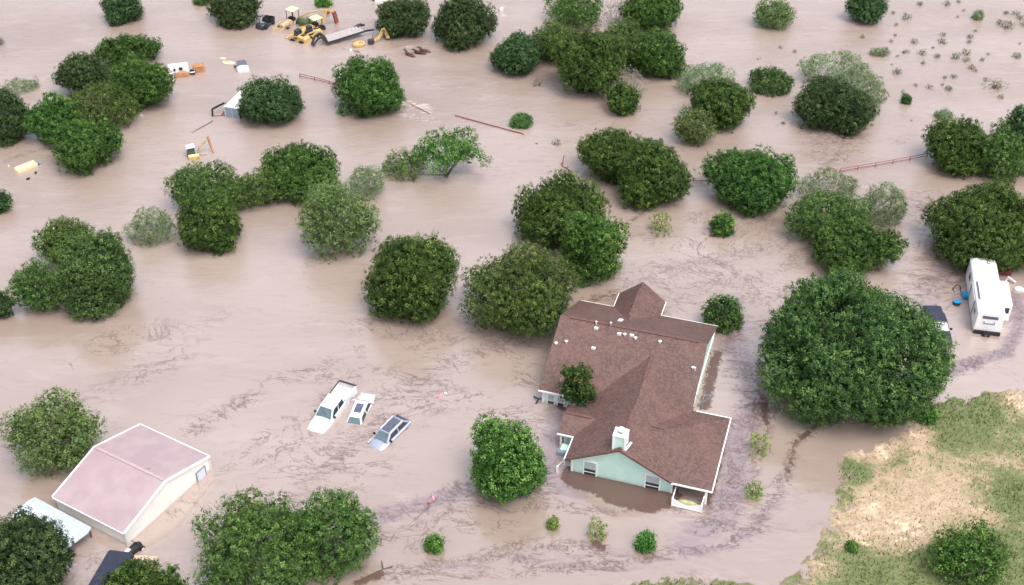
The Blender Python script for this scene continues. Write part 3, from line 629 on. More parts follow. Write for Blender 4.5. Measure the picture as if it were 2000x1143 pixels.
MT['bedfloor'] = paint('silt_covered_bed', (.62, .56, .54), .7, .15, 8, dirt=MUD, dirt_amt=.4)
# white pickup truck
pk = empty('pickup_truck', label='white crew cab pickup truck sunk nose down beside the small white car', cat='pickup truck')
m = MB()
m.loft([body_sec(3.22, .6, .45, .78, .84), body_sec(3.12, .82, .45, .92, .98), body_sec(2.95, .94, .42, 1.02, 1.08), body_sec(2.5, .98, .4, 1.1, 1.17), body_sec(1.55, 1.0, .4, 1.16, 1.22), body_sec(.2, 1.0, .4, 1.16, 1.2), body_sec(-1.15, 1.0, .4, 1.2, 1.22)])
m.build('body', MT['carwhite'], pk, bevel=0, smooth=True)
cabin(pk, 1.55, .72, -.95, -1.12, .94, .74, 1.15, 1.88, 'carwhite', 'glass', 'skyglass', 2)
m = MB()  # open bed: two sides, front bulkhead, tailgate, floor
m.box(-3.15, -1.16, -1.0, -.92, .42, 1.34); m.box(-3.15, -1.16, .92, 1.0, .42, 1.34); m.box(-1.25, -1.165, -.918, .918, .5, 1.34); m.box(-3.2, -3.12, -.915, .915, .5, 1.32)
bed = m.build('bed', MT['carwhite'], pk, bevel=.02)
m = MB(); m.box(-3.118, -1.252, -.917, .917, .6, .9); m.build('bed_floor', MT['bedfloor'], bed)
m = MB(); m.box(-1.9, -1.3, .2, .8, .9, 1.12); m.box(-2.3, -2.0, -.1, .5, .9, 1.0); m.build('load', MT['trim'], bed, bevel=.05)
part('bed_rail', 'darkmetal', bed, lambda q: q.bar((-3.1, -.95, 1.36), (-1.3, -.95, 1.36), .12, .04)); part('bed_rail', 'carwhite', bed, lambda q: q.bar((-3.1, .95, 1.36), (-1.3, .95, 1.36), .16, .04)); part('tailgate_cap', 'darkmetal', bed, lambda q: q.bar((-3.16, -.98, 1.36), (-3.16, .98, 1.36), .2, .05))
mirror(pk, 1.15, 1.0, 1.3); wheels(pk, (2.1, -2.0), .98, .4, .4); lights(pk, 3.08, .72, .86, 'headlight', 'lamp'); lights(pk, -3.2, .9, 1.0, 'tail_light', 'tail', .14, .35)
m = MB(); m.box(3.08, 3.2, -.5, .5, .6, .86); m.build('grille', MT['darkmetal'], pk, bevel=.02)
pose(pk, 678, 750, 1.05, heading((677, 750), (611, 842), 1.0, .2), R_(-5.3), 0, (-3.15, 0, 1.36))
pk.scale = (1.03, 1, 1)
# small white car, tail down, facing away
wc = empty('small_car', label='small white car with a sunroof, tail end sunk, between the pickup and the silver wagon', cat='car')
m = MB(); m.loft([body_sec(2.05, .6, .4, .68, .74), body_sec(1.9, .78, .35, .80, .86), body_sec(1.2, .86, .3, .92, 1.0), body_sec(.9, .88, .3, .95, 1.02), body_sec(-1.4, .88, .3, 1.0, 1.02), body_sec(-2.05, .8, .35, .95, .98), body_sec(-2.15, .7, .4, .8, .85)])
m.build('body', MT['carwhite'], wc, smooth=True)
cabin(wc, 1.05, .45, -1.45, -2.0, .82, .62, .97, 1.55, 'carwhite', 'glass', 'glass', 2, 'skyglass')
m = MB(); m.box(-.95, .12, -.36, .36, 1.54, 1.565); m.build('sunroof', MT['sunroof'], wc, bevel=.01)
mirror(wc, .8, .86, 1.05, 'carwhite'); wheels(wc, (1.3, -1.35), .86, .32, .32); lights(wc, 1.98, .6, .7, 'headlight', 'lamp', .28, .12); lights(wc, -2.1, .65, .85, 'tail_light', 'tail', .2, .2)
wc.scale = (1.12, 1, 1)
pose(wc, 701, 796, .62, heading((688, 826), (713, 775)), R_(5), 0, (-.4, 0, 1.56))
# silver wagon
wg = empty('station_wagon', label='silver blue wagon with a long glass roof, rightmost of the three drowned cars', cat='car')
m = MB(); m.loft([body_sec(2.42, .45, .4, .55, .6), body_sec(2.34, .68, .4, .66, .72), body_sec(2.15, .84, .36, .80, .88), body_sec(1.6, .9, .3, .9, .99), body_sec(1.1, .92, .3, .96, 1.02), body_sec(-1.6, .92, .3, 1.02, 1.04), body_sec(-2.25, .88, .34, 1.02, 1.05), body_sec(-2.4, .78, .4, .85, .92)])
m.build('body', MT['silver'], wg, smooth=True)
cabin(wg, 1.4, .55, -1.5, -2.3, .86, .64, .98, 1.58, 'silver', 'glass', 'skyglass', 2)
m = MB(); m.box(-1.35, .5, -.48, .48, 1.57, 1.60); m.build('glass_roof', MT['sunroof'], wg, bevel=.012)
for s in (-1, 1): part('roof_rail', 'white', wg, lambda q: q.bar((.45, s * .57, 1.62), (-1.45, s * .57, 1.62), .05, .04))
for s in (-1, 1): part('waist_moulding', 'white', wg, lambda q: q.bar((2.1, s * .9, .93), (-2.2, s * .935, .99), .03, .05))
mirror(wg, .95, .92, 1.08); wheels(wg, (1.45, -1.5), .9, .34, .34); lights(wg, 2.2, .62, .68, 'headlight', 'lamp', .3, .14); lights(wg, -2.33, .7, .86, 'tail_light', 'tail', .2, .1)
pose(wg, 765, 829, 1.0, heading((790, 806), (731, 868), .7, .2), R_(-3.5), 0, (-.5, 0, 1.58))
# dark pickup under the oak
dp = empty('pickup_truck', label='dark slate pickup truck half hidden under the right rim of the great oak', cat='pickup truck')
m = MB(); m.loft([body_sec(2.9, .75, .45, .85, .9), body_sec(2.75, .9, .42, 1.0, 1.04), body_sec(1.5, .98, .4, 1.1, 1.15), body_sec(.2, .98, .4, 1.1, 1.15), body_sec(-1.2, .98, .4, 1.1, 1.15), body_sec(-2.9, .98, .4, 1.1, 1.13)])
m.build('body', MT['slate'], dp, smooth=True)
cabin(dp, 1.5, .7, -.9, -1.2, .92, .72, 1.1, 1.78, 'slate', 'glass', 'skyglass', 2)
mirror(dp, 1.15, .98, 1.2); wheels(dp, (1.9, -1.9), .96, .38, .38); lights(dp, 2.82, .7, .85, 'headlight', 'lamp')
pose(dp, 1842, 642, .95, heading((1812, 590), (1838, 662)), R_(-1), 0, (1.25, .2, 1.3))
# dark roofed vehicle at bottom left
ut = empty('utility_vehicle', label='vehicle with a flat dark blue roof below the corner of the metal building', cat='vehicle')
m = MB(); m.loft([[(x, -w, 1.25), (x, w, 1.25), (x, w * .97, 1.38), (x, -w * .97, 1.38)] for x, w in ((2.3, 1.0), (2.15, 1.12), (-3.2, 1.22), (-3.4, 1.15))]); m.build('roof', MT['slate'], ut, bevel=.05, smooth=True)
for x in (2.0, -.5, -3.1):
    for s in (-1, 1): part('pillar', 'black', ut, lambda q: q.bar((x, s * 1.0, -.3), (x, s * 1.05, 1.3), .09))
m = MB(); m.box(-3.2, 2.1, -1.0, 1.0, -.2, .55); m.build('body', MT['darkmetal'], ut, bevel=.08)
pose(ut, 236, 1077, 1.35, heading((205, 1140), (240, 1076)), 0, 0, (2.25, 0, 1.38))
dm = empty('quad_bike', label='black all terrain vehicle at the near corner of the metal building', cat='quad bike')
m = MB(); m.loft([body_sec(.9, .25, .3, .6, .7, .05), body_sec(.5, .4, .3, .75, .85, .06), body_sec(-.2, .3, .3, .8, .9, .05), body_sec(-.9, .42, .3, .7, .78, .06)]); m.build('body', MT['black'], dm, smooth=True)
m = MB(); m.tube([(.45, -.45, 1.05), (.4, 0, 1.0), (.45, .45, 1.05)], .035, 6); m.tube([(.4, 0, 1.0), (.6, 0, .6)], .04, 6); m.build('handlebar', MT['black'], dm)
m = MB(); m.box(-.75, -.25, -.2, .2, .88, 1.0); m.build('seat', MT['roofvent'], dm, bevel=.05)
wheels(dm, (.65, -.65), .5, .28, .28)
pose(dm, 258, 1070, .55, heading((246, 1078), (268, 1058)), 0, 0, (0, 0, .8))
m = MB(); m.bar((0, 0, .1), (2.0, -.2, .15), .38, .1); m.bar((.9, -.1, .12), (.1, -1.9, .16), .18, .1); o = m.build('broken_boards', MT['wood'], None); o.location = at(263, 1090, .25); tag(o, 'pale broken boards beside the vehicle with the dark blue roof', 'boards')
# pale roofed shelter under the corner tree
sh = empty('shelter', at(126, 1052, 0), heading((95, 1012), (165, 1050)), 'low shelter with a white ribbed roof partly under the dark corner tree', 'shelter')
m = MB(); m.hexa([(-5.0, -1.3, 1.0), (2.0, -1.3, 1.0), (2.4, .75, 1.25), (-5.0, .75, 1.25)], [(-5.0, -1.3, 1.07), (2.0, -1.3, 1.07), (2.4, .75, 1.32), (-5.0, .75, 1.32)])
m.hexa([(-5.0, .752, 1.25), (2.4, .752, 1.25), (2.0, 1.5, 1.05), (-5.0, 1.5, 1.05)], [(-5.0, .752, 1.32), (2.4, .752, 1.32), (2.0, 1.5, 1.12), (-5.0, 1.5, 1.12)]); m.build('roof', paint('pale_blue_white_roof', (.50, .56, .64), .5, .08), sh)
for x in (-4.8, -1.4, 1.9):
    for y in (-1.2, 1.3): part('post', 'gasket', sh, lambda q: q.bar((x, y, -1), (x, y, 1.02), .1))
# camper trailer
rv = empty('camper_trailer', label='long white camper trailer with a slide out room and a black rear bumper', cat='camper')
RL, RW, RZ = 10.6, 1.38, 2.75
m = MB(); prof = lambda x, w, zt, zb=.15: [(x, -w, zb), (x, -w, zt - .15), (x, -w + .12, zt - .02), (x, 0, zt), (x, w - .12, zt - .02), (x, w, zt - .15), (x, w, zb)]
m.loft([prof(RL, RW * .85, RZ - .35, .5), prof(RL - .25, RW * .98, RZ - .08, .3), prof(RL - 1.0, RW, RZ), prof(.15, RW, RZ), prof(0, RW * .98, RZ - .06)])
m.build('body', MT['white'], rv, smooth=True)
m = MB(); m.box(2.2, 6.6, -RW - .95, -RW + .05, .45, 2.52); so = m.build('slide_out', MT['white'], rv, bevel=.05)
m = MB(); m.box(2.17, 2.205, -RW - .75, -RW - .3, 1.4, 2.1); m.build('window', MT['glass'], so, bevel=.005)
m = MB(); m.box(-.035, .03, -.75, .8, 1.95, 2.3); m.build('rear_window', MT['sunroof'], rv, bevel=.01)
m = MB(); m.box(-.05, .02, -.55, .6, 1.3, 1.42); m.box(-.05, .02, -.55, -.43, 1.42, 1.62); m.box(-.05, .02, .48, .6, 1.42, 1.62); m.build('licence_bracket', MT['bluegrey'], rv)
m = MB(); m.box(-.22, .1, -RW + .05, RW - .05, .05, .42); m.build('bumper', MT['black'], rv, bevel=.03)
m = MB(); m.cyl((-.45, .1, .2), .4, .24, 'x', 20); sw = m.build('spare_wheel', MT['black'], rv, bevel=.04)
m = MB(); m.cyl((-.585, .1, .2), .15, .03, 'x', 14); m.build('hub', MT['gasket'], sw)
m = MB(); m.box(2.3, 5.5, RW - .42, RW - .2, RZ - .01, RZ + .05); m.build('roof_panel', MT['sunroof'], rv)
m = MB(); m.box(8.6, 9.1, -.1, .35, RZ - .01, RZ + .05); m.box(4.5, 4.9, -.3, .1, RZ - .01, RZ + .06); m.box(6.4, 6.8, -.3, .1, RZ - .01, RZ + .06); m.build('roof_hatch', MT['trim'], rv, bevel=.02)
for x, w, z0, z1 in ((7.4, 1.0, 1.3, 2.0), (1.3, .8, 1.3, 1.9)):
    m = MB(); m.box(x, x + w, RW - .02, RW + .015, z0, z1); m.build('window', MT['glass'], rv, bevel=.01)
m = MB(); m.box(3.6, 4.3, RW - .02, RW + .02, .2, 2.1); m.build('door', MT['trim'], rv, bevel=.01)
m = MB(); m.bar((2.6, RW + .05, 2.3), (2.5, RW + .12, .3), .08); m.bar((5.8, RW + .05, 2.3), (5.7, RW + .12, .3), .08); m.build('awning_arm', MT['bluegrey'], rv)
m = MB(); m.box(2.4, 5.9, RW + .0, RW + .12, 2.3, 2.45); m.build('awning_roll', MT['roofvent'], rv, bevel=.03)
pose(rv, 1938, 612, RZ, heading((1938, 612), (1922, 514), RZ, RZ), 0, 0, (0, 0, RZ))
# things round the camper
def small(name, label, cat, px, py, z=0, rz=0):
    return empty(name, at(px, py, z), rz, label, cat)
ba = small('storage_box', 'bright blue box with a white cloth on it beside the camper door', 'box', 1887, 580)
m = MB(); m.box(-.45, .45, -.5, .5, -.1, .45); m.build('tub', MT['blue'], ba, bevel=.05)
m = MB(); m.hexa([(-.1, -.62, .46), (.6, -.5, .46), (.7, -.1, .46), (.1, -.05, .46)], [(-.1, -.62, .56), (.6, -.5, .54), (.7, -.1, .56), (.1, -.05, .54)]); m.build('cloth', MT['white'], ba, bevel=.02)
bb_ = small('round_tub', 'round blue topped dark tub floating left of the camper', 'tub', 1868, 594)
m = MB(); m.cyl((0, 0, .12), .42, .5, n=20); m.build('tub', MT['slate'], bb_, bevel=.02)
m = MB(); m.cyl((0, 0, .385), .40, .03, n=20); m.build('lid', MT['blue'], bb_)
ac_ = small('camp_chair', 'dark arched camp chair back standing out of the water left of the camper', 'chair', 1868, 566)
m = MB(); m.tube([(.42 * math.cos(t_), 0, -.1 + .75 * math.sin(t_)) for t_ in np.linspace(0, math.pi, 13)], .06, 8); m.build('backrest', MT['darkmetal'], ac_, smooth=True)
m = MB(); m.bar((-.4, 0, .0), (-.4, -.5, .0), .08); m.bar((.4, 0, .0), (.4, -.5, .0), .08); m.build('armrest', MT['darkmetal'], ac_)
for (x, y, n_, l_, c_, mt) in ((1899, 607, 'gas_bottle', 'white gas bottle below the camper door', 'gas bottle', 'white'), (1891, 560, 'black_bin', 'black bin by the camper side above the blue box', 'bin', 'black')):
    m = MB(); m.cyl((0, 0, .15), .22, .55, n=14); m.ball((0, 0, .42), .22, .22, .12); o = m.build(n_, MT[mt], None, smooth=True); o.location = at(x, y); tag(o, l_, c_)
m = MB(); m.box(-.55, .55, -.04, .04, -.3, .5); m.box(-.5, -.4, -.5, .0, -.3, .1); o = m.build('white_board', MT['white'], None, bevel=.02); o.location = at(1975, 549, .1); o.rotation_euler = (.5, .3, -.75); tag(o, 'white loose panel leaning beside the slide out of the camper', 'panel')
m = MB(); m.ball((0, 0, .1), .5, .35, .28, 12); m.ball((.4, -.1, .05), .3, .25, .2, 10); o = m.build('cloth_heap', MT['trim'], None, smooth=True); o.location = at(1989, 566); tag(o, 'white crumpled heap right of the camper slide out', 'heap')
rc = empty('parked_car', label='dark red car under the huge juniper, behind the camper', cat='car')
m = MB(); m.loft([body_sec(2.2, .7, .2, .6, .65), body_sec(1.9, .85, .2, .75, .8), body_sec(-1.9, .85, .2, .85, .88), body_sec(-2.2, .7, .2, .7, .75)]); m.build('body', MT['red'], rc, smooth=True)
cabin(rc, 1.0, .4, -1.2, -1.8, .8, .6, .84, 1.35, 'black', 'glass', 'glass'); wheels(rc, (1.3, -1.3), .84, .3, .25); lights(rc, -2.15, .55, .6, 'tail_light', 'tail', .3, .12)
pose(rc, 1962, 528, .5, R_(85), 0, 0, (-1.8, 0, .7))
# ------------------------------------------------------------------ drowned machines, upper left
def wheel(m, x, y, z, r, w=.4): m.cyl((x, y, z), r, w, 'y', 18)
def arm(root, name, pts, w, mat, part=None):
    m = MB()
    for a, b in zip(pts[:-1], pts[1:]): m.bar(a, b, w, w * 1.3)
    return m.build(name, MT[mat], root, bevel=.02)
def backhoe(label, px, py, z, head, canopy=2.3, arm_pts=None, mat='tan', tilt=0):
    r = empty('backhoe_loader', label=label, cat='backhoe')
    m = MB(); m.loft([body_sec(2.3, .4, .5, 1.25, 1.3, .08), body_sec(1.9, .48, .5, 1.4, 1.45, .08), body_sec(.3, .5, .5, 1.5, 1.55, .08), body_sec(.1, .75, .5, 1.0, 1.05, .08), body_sec(-1.5, .8, .5, .95, 1.0, .08)]); m.build('body', MT[mat], r, smooth=True)
    m = MB(); m.hexa([(-1.4, -.85, canopy), (.25, -.8, canopy), (.25, .8, canopy), (-1.4, .85, canopy)], [(-1.3, -.75, canopy + .12), (.15, -.7, canopy + .12), (.15, .7, canopy + .12), (-1.3, .75, canopy + .12)]); m.build('canopy', MT['paleyellow'], r, bevel=.03)
    for x in (-1.2, .1):
        for s in (-1, 1): part('canopy_post', 'darkmetal', r, lambda q: q.bar((x, s * .68, .9), (x, s * .68, canopy), .08))
    m = MB(); m.box(-.9, -.4, -.3, .3, 1.0, 1.55); m.build('seat', MT['black'], r, bevel=.06)
    m = MB(); m.hexa([(3.1, -1.1, .5), (3.5, -1.1, .45), (3.5, 1.1, .45), (3.1, 1.1, .5)], [(2.95, -1.1, 1.1), (3.1, -1.1, 1.15), (3.1, 1.1, 1.15), (2.95, 1.1, 1.1)]); m.build('bucket', MT[mat], r)
    arm(r, 'loader_arm', [(.6, -.75, 1.3), (2.2, -.75, 1.3), (3.1, -.75, .9)], .14, mat); arm(r, 'loader_arm', [(.6, .75, 1.3), (2.2, .75, 1.3), (3.1, .75, .9)], .14, mat)
    p = arm_pts or [(-1.6, 0, 1.0), (-2.6, 0, 2.9), (-4.0, 0, 2.0), (-4.3, 0, .9)]
    arm(r, 'boom', p[:2], .26, mat); arm(r, 'dipper', p[1:3], .22, mat); arm(r, 'digging_bucket', p[2:], .45, 'rust')
    for x, rr in ((1.7, .45), (-.9, .7)):
        for s in (-1, 1):
            m = MB(); wheel(m, x, s * .85, rr, rr); m.build('wheel', MT['black'], r, bevel=.05)
    pose(r, px, py, z, head, tilt, 0, (-.55, 0, canopy + .1)); return r
backhoe('rear backhoe with a pale yellow canopy and its digging arm stretched right, behind the other', 570, 17, 2.3, R_(238), 2.9, [(-1.5, 0, 1.0), (-3.0, 1.2, 1.7), (-4.9, 3.0, 1.9), (-5.3, 3.4, 1.2)])
backhoe('front backhoe with a yellow canopy and its arm folded high over the lowboy trailer', 616, 34, 2.0, R_(225), 2.4, [(-1.6, 0, 1.0), (-2.6, .2, 3.2), (-3.9, .3, 2.5), (-4.3, .3, .6)], mat='yellow')
def loader(label, px, py, z, head, roll=0, pitch=0):
    r = empty('wheel_loader', label=label, cat='loader')
    m = MB(); m.loft([body_sec(-1.7, .6, .3, 1.2, 1.25, .1), body_sec(-1.4, .7, .3, 1.5, 1.55, .1), body_sec(-.2, .7, .3, 1.55, 1.6, .1), body_sec(0, .6, .3, 1.0, 1.05, .1), body_sec(.8, .6, .3, .95, 1.0, .1)]); m.build('body', MT['yellow'], r, smooth=True)
    m = MB(); m.box(-1.2, -.5, -.35, .35, 1.56, 1.63); m.build('engine_grille', MT['darkmetal'], r)
    m = MB(); m.hexa([(-.2, -.6, 1.0), (.7, -.6, 1.0), (.7, .6, 1.0), (-.2, .6, 1.0)], [(-.1, -.5, 2.2), (.5, -.5, 2.2), (.5, .5, 2.2), (-.1, .5, 2.2)]); cb = m.build('cab', MT['glass'], r, bevel=.04)
    m = MB(); m.box(-.2, .6, -.58, .58, 2.2, 2.3); m.build('cab_roof', MT['darkmetal'], cb, bevel=.04)
    for s in (-1, 1): arm(r, 'lift_arm', [(-.4, s * .72, 1.5), (1.0, s * .72, 1.3), (1.9, s * .72, .6)], .15, 'yellow')
    m = MB(); m.hexa([(1.8, -.95, .2), (2.5, -.95, .1), (2.5, .95, .1), (1.8, .95, .2)], [(1.75, -.95, .9), (1.9, -.95, .95), (1.9, .95, .95), (1.75, .95, .9)]); m.build('bucket', MT['yellow'], r)
    for x in (-.95, .75):
        for s in (-1, 1):
            m = MB(); wheel(m, x, s * .85, .5, .5, .35); w = m.build('wheel', MT['black'], r, bevel=.05)
            m = MB(); m.cyl((x, s * 1.03, .5), .22, .03, 'y', 12); m.build('rim', MT['yellow'], w)
    pose(r, px, py, z, head, pitch, roll, (0, 0, 1.5)); return r
loader('yellow wheel loader nearest the lowboy trailer hitch, lowest of the machine heap', 584, 68, .8, R_(150), R_(0))
loader('yellow wheel loader under the front backhoe in the machine heap', 607, 60, .9, R_(215), R_(8))
tl = empty('wheel_loader', label='half drowned yellow loader tipped left of the three brown horses', cat='loader')
m = MB(); m.ball((-1.1, 0, .25), 1.05, .65, .5, 16); m.build('body', MT['yellow'], tl, smooth=True)
m = MB(); m.cyl((-.9, -.35, .45), .4, .3, 'y', 16); m.build('wheel', MT['tan'], tl, bevel=.04)
m = MB(); m.box(.4, 1.2, -.45, .45, .0, .65); m.build('cab', MT['darkmetal'], tl, bevel=.06)
arm(tl, 'boom', [(1.3, 0, .3), (2.3, .3, .7), (3.0, .5, 1.9)], .28, 'yellow'); arm(tl, 'dipper', [(3.0, .5, 1.9), (3.5, .4, 1.0), (3.7, .3, .3)], .4, 'yellow'); arm(tl, 'hydraulic_ram', [(1.3, -.2, .4), (1.1, -.1, 1.3)], .1, 'rust')
pose(tl, 722, 86, 0, R_(22), 0, 0, (.6, 0, 0))
# lowboy trailer
lb = empty('lowboy_trailer', label='long gooseneck equipment trailer with a grey plank deck, front end drowned', cat='trailer')
m = MB()
for s in (-1, 1): m.bar((0, s * 1.15, .55), (6.9, s * 1.15, .85), .16, .28)
m.bar((0, -1.2, .55), (0, 1.2, .55), .2, .3); m.bar((6.85, 1.15, .8), (7.5, 1.15, .75), .3, .3); m.bar((6.85, -1.15, .8), (7.9, -1.15, .7), .2, .25)
m.build('frame', MT['darkmetal'], lb, bevel=.02)
m = MB()
for i in range(9): y = -1.02 + i * .255; m.bar((.12, y, .66), (6.2, y, .93), .235, .07)
m.build('deck', MT['deck'], lb)
m = MB()
for s in (-.75, .75): m.bar((0, s, .6), (-.35, s, 1.5), .34, .3); m.bar((-.35, s, 1.5), (-1.3, s * .7, 1.3), .3, .25); m.bar((-1.3, s * .7, 1.3), (-2.1, s * .35, .2), .28, .25)
m.bar((-.35, -.75, 1.5), (-.35, .75, 1.5), .3, .3); m.build('gooseneck', MT['darkmetal'], lb, bevel=.02)
m = MB(); m.tube([(6.0, .55, .95), (6.5, .55, 1.35), (7.0, .55, 1.0)], .16, 8); m.tube([(5.6, .95, .95), (6.4, 1.0, 1.2)], .08, 6); m.build('loading_ramp', MT['darkmetal'], lb)
pose(lb, 634, 79, .5, heading((634, 80), (696, 60), .5, .8), 0, 0, (0, 0, .5))
# utility cart at the top
uv = empty('side_by_side', label='dark open utility vehicle with a roll cage near the top edge', cat='utility vehicle')
m = MB(); m.loft([body_sec(1.5, .55, .1, .75, .8, .08), body_sec(1.1, .7, .1, .95, 1.0, .08), body_sec(.3, .72, .1, .9, .95, .08), body_sec(.1, .72, .1, .55, .55, .08), body_sec(-.6, .72, .1, .55, .55, .08)]); m.build('body', MT['slate'], uv, smooth=True)
m = MB(); m.hexa([(.5, -.4, .99), (1.35, 0, .93), (.5, .4, .99), (.45, 0, .99)], [(.5, -.4, 1.02), (1.35, 0, .96), (.5, .4, 1.02), (.45, 0, 1.02)]); m.build('bonnet_stripe', MT['bluegrey'], uv)
m = MB()
for s in (-1, 1): m.tube([(.5, s * .65, .9), (.1, s * .6, 1.6), (-.6, s * .6, 1.6), (-.7, s * .65, .6)], .045, 6)
m.tube([(.1, -.6, 1.6), (.1, .6, 1.6)], .045, 6); m.tube([(-.6, -.6, 1.6), (-.6, .6, 1.6)], .045, 6); m.build('roll_cage', MT['black'], uv)
m = MB(); m.box(-.5, -.2, -.6, .6, .55, 1.1); m.build('seat', MT['black'], uv, bevel=.05)
m = MB(); m.box(-1.75, -.72, -.75, -.68, .5, 1.1); m.box(-1.75, -.72, .68, .75, .5, 1.1); m.box(-1.82, -1.75, -.75, .75, .5, 1.1); m.box(-.72, -.66, -.75, .75, .5, 1.15); m.box(-1.75, -.72, -.68, .68, .5, .56); m.build('cargo_bed', MT['black'], uv)
for x in (.95, -1.15):
    for s in (-1, 1):
        m = MB(); wheel(m, x, s * .78, .35, .36, .28); m.build('wheel', MT['black'], uv, bevel=.04)
pose(uv, 517, 45, .55, R_(-112), 0, 0, (0, 0, .6))
# trencher with white cab, orange body
tc_ = empty('trencher', label='white and orange trencher half sunk at the right of the upper left junipers', cat='trencher')
m = MB(); m.hexa([(-2.0, -.1, .0), (1.0, -.1, .0), (1.0, 1.2, .0), (-2.0, 1.2, .0)], [(-1.9, .0, 1.1), (.9, .0, 1.15), (.9, 1.1, 1.15), (-1.9, 1.1, 1.1)]); bx = m.build('cover', MT['white'], tc_, bevel=.08)
m = MB(); m.box(-.4, .1, -.12, -.02, .5, .9); m.box(-1.2, -.9, -.12, -.02, .4, .8); m.build('window', MT['glass'], bx)
m = MB(); m.loft([body_sec(3.3, .3, 0, .8, .9, .08), body_sec(3.0, .55, 0, 1.1, 1.2, .1), body_sec(1.9, .55, 0, 1.0, 1.1, .1), body_sec(1.5, .3, 0, .7, .8, .08)]); m.build('body', MT['orange'], tc_, smooth=True)
m = MB(); m.loft([[(x, -1.5, .0), (x, -.5, .0), (x, -.6, h), (x, -1.4, h)] for x, h in ((-1.1, .2), (-.6, .55), (.4, .6), (.9, .3))]); m.build('side_hopper', MT['orange'], tc_, bevel=.05)
m = MB(); m.cyl((1.4, -.9, .35), .45, .35, 'y', 16); m.cyl((-2.5, .5, .3), .5, .35, 'y', 16); m.build('wheel', MT['black'], tc_, bevel=.05)
m = MB(); m.box(1.0, 1.8, -1.1, -.5, .3, .6); m.build('tool_box', MT['white'], tc_, bevel=.05)
m = MB(); m.box(-3.0, -2.1, -.1, .9, .0, .6); m.bar((-3.4, .9, .4), (-2.0, 1.2, .7), .12); m.build('digging_chain', MT['gasket'], tc_, bevel=.03)
pose(tc_, 356, 140, .2, R_(14), 0, 0, (0, 0, .2))
# drowned tanker: yellow tank just under the surface and a white truck bonnet
yt = empty('yellow_tank', at(447, 122), R_(-18), 'pale yellow tank barely breaking the surface beside the white truck nose', 'tank')
m = MB(); m.ball((0, 0, -.38), 1.6, .85, .5, 24); m.ball((-1.5, 1.0, -.20), .7, .4, .3, 16); m.build('shell', paint('mud_washed_yellow', (.70, .56, .36), .5, .1, dirt=MUD, dirt_amt=.5), yt, smooth=True)
m = MB(); m.cyl((-.3, -.1, .12), .16, .1, n=14); m.build('filler_cap', MT['tan'], yt)
wt = empty('white_truck', label='white truck nose and dark windscreen breaking the surface by the yellow tank', cat='truck')
m = MB(); m.loft([body_sec(1.5, .55, -.5, .35, .42), body_sec(1.25, .85, -.5, .5, .6), body_sec(.2, .9, -.5, .55, .65), body_sec(0, .9, -.5, .4, .45)]); m.build('bonnet', MT['carwhite'], wt, smooth=True)
m = MB(); m.hexa([(-.1, -.75, .4), (-.9, -.75, .3), (-.9, .75, .3), (-.1, .75, .4)], [(-.45, -.65, 1.0), (-.9, -.65, .95), (-.9, .65, .95), (-.45, .65, 1.0)]); m.build('windscreen', MT['sunroof'], wt, bevel=.03)
m = MB(); m.box(-.3, -.1, -1.2, -.85, .3, .55); m.build('mirror', MT['darkmetal'], wt)
pose(wt, 474, 132, .3, R_(-72), 0, 0, (.4, 0, .4))
# box trailer and its frame
bt = empty('box_trailer', label='white roofed box trailer with a blue grey end under the dark juniper', cat='trailer')
m = MB(); m.box(0, 5.5, -1.1, 1.1, -.5, 1.5); m.build('body', MT['navy'], bt)
m = MB(); m.box(-.03, 5.53, -1.13, 1.13, 1.5, 1.57); m.build('roof', MT['white'], bt)
m = MB(); m.box(-.05, 0, -1.08, 1.08, -.5, 1.48); e = m.build('end_door', MT['bluegrey'], bt)
m = MB(); m.bar((-.06, 0, -.4), (-.06, 0, 1.4), .03); m.bar((-.06, 1.04, -.4), (-.06, 1.04, 1.45), .05); m.build('door_bar', MT['roofvent'], e)
pose(bt, 452, 211, 1.5, heading((452, 211), (480, 184), 1.5, 1.5), 0, 0, (0, 0, 1.5))
bf = empty('dump_frame', at(430, 226), R_(2), 'black lifting frame rising from the water in front of the box trailer', 'frame')
m = MB(); m.bar((-1.0, -.2, -.3), (-1.0, .2, .9), .22, .25); m.bar((-1.0, .2, .9), (.55, 1.2, 1.3), .2, .2); m.bar((1.15, 0, -.2), (1.0, .3, .8), .22, .25); m.bar((1.0, .3, .8), (.75, 1.2, 1.3), .16, .16); m.build('lift_frame', MT['black'], bf)
m = MB(); m.bar((-1.0, -.15, .05), (1.15, 0, .05), .1, .08); m.bar((.2, 0, .05), (.5, .6, .3), .14); m.build('cross_bar', MT['rust'], bf)
# excavator
ex = empty('excavator', label='yellow excavator drowned to its grey roofed cab, rusty arm arching beside it', cat='excavator')
m = MB(); m.hexa([(-.6, -.55, -.3), (.5, -.55, -.3), (.5, .55, -.3), (-.6, .55, -.3)], [(-.5, -.5, 1.2), (.45, -.5, 1.3), (.45, .5, 1.3), (-.5, .5, 1.2)]); cb = m.build('cab', MT['glass'], ex, bevel=.05)
m = MB(); m.hexa([(-.62, -.6, 1.22), (.55, -.6, 1.32), (.55, .6, 1.32), (-.62, .6, 1.22)], [(-.55, -.55, 1.32), (.5, -.55, 1.42), (.5, .55, 1.42), (-.55, .55, 1.32)]); m.build('cab_roof', MT['roofvent'], cb, bevel=.04)
m = MB(); m.box(-.5, .9, -1.35, -.6, -.4, .42); m.build('engine_cover', MT['yellow'], ex, bevel=.1, smooth=True)
m = MB(); m.box(-.45, .85, -1.3, -.65, .42, .47); m.build('engine_hatch', MT['paleyellow'], ex, bevel=.02)
pose(ex, 374, 300, .4, R_(18), 0, 0, (0, -.3, .4))
bpy.context.view_layer.update(); EI = ex.matrix_world.inverted(); BO = Matrix.Translation(at(402, 300)) @ Matrix.Rotation(R_(8), 4, 'Z')
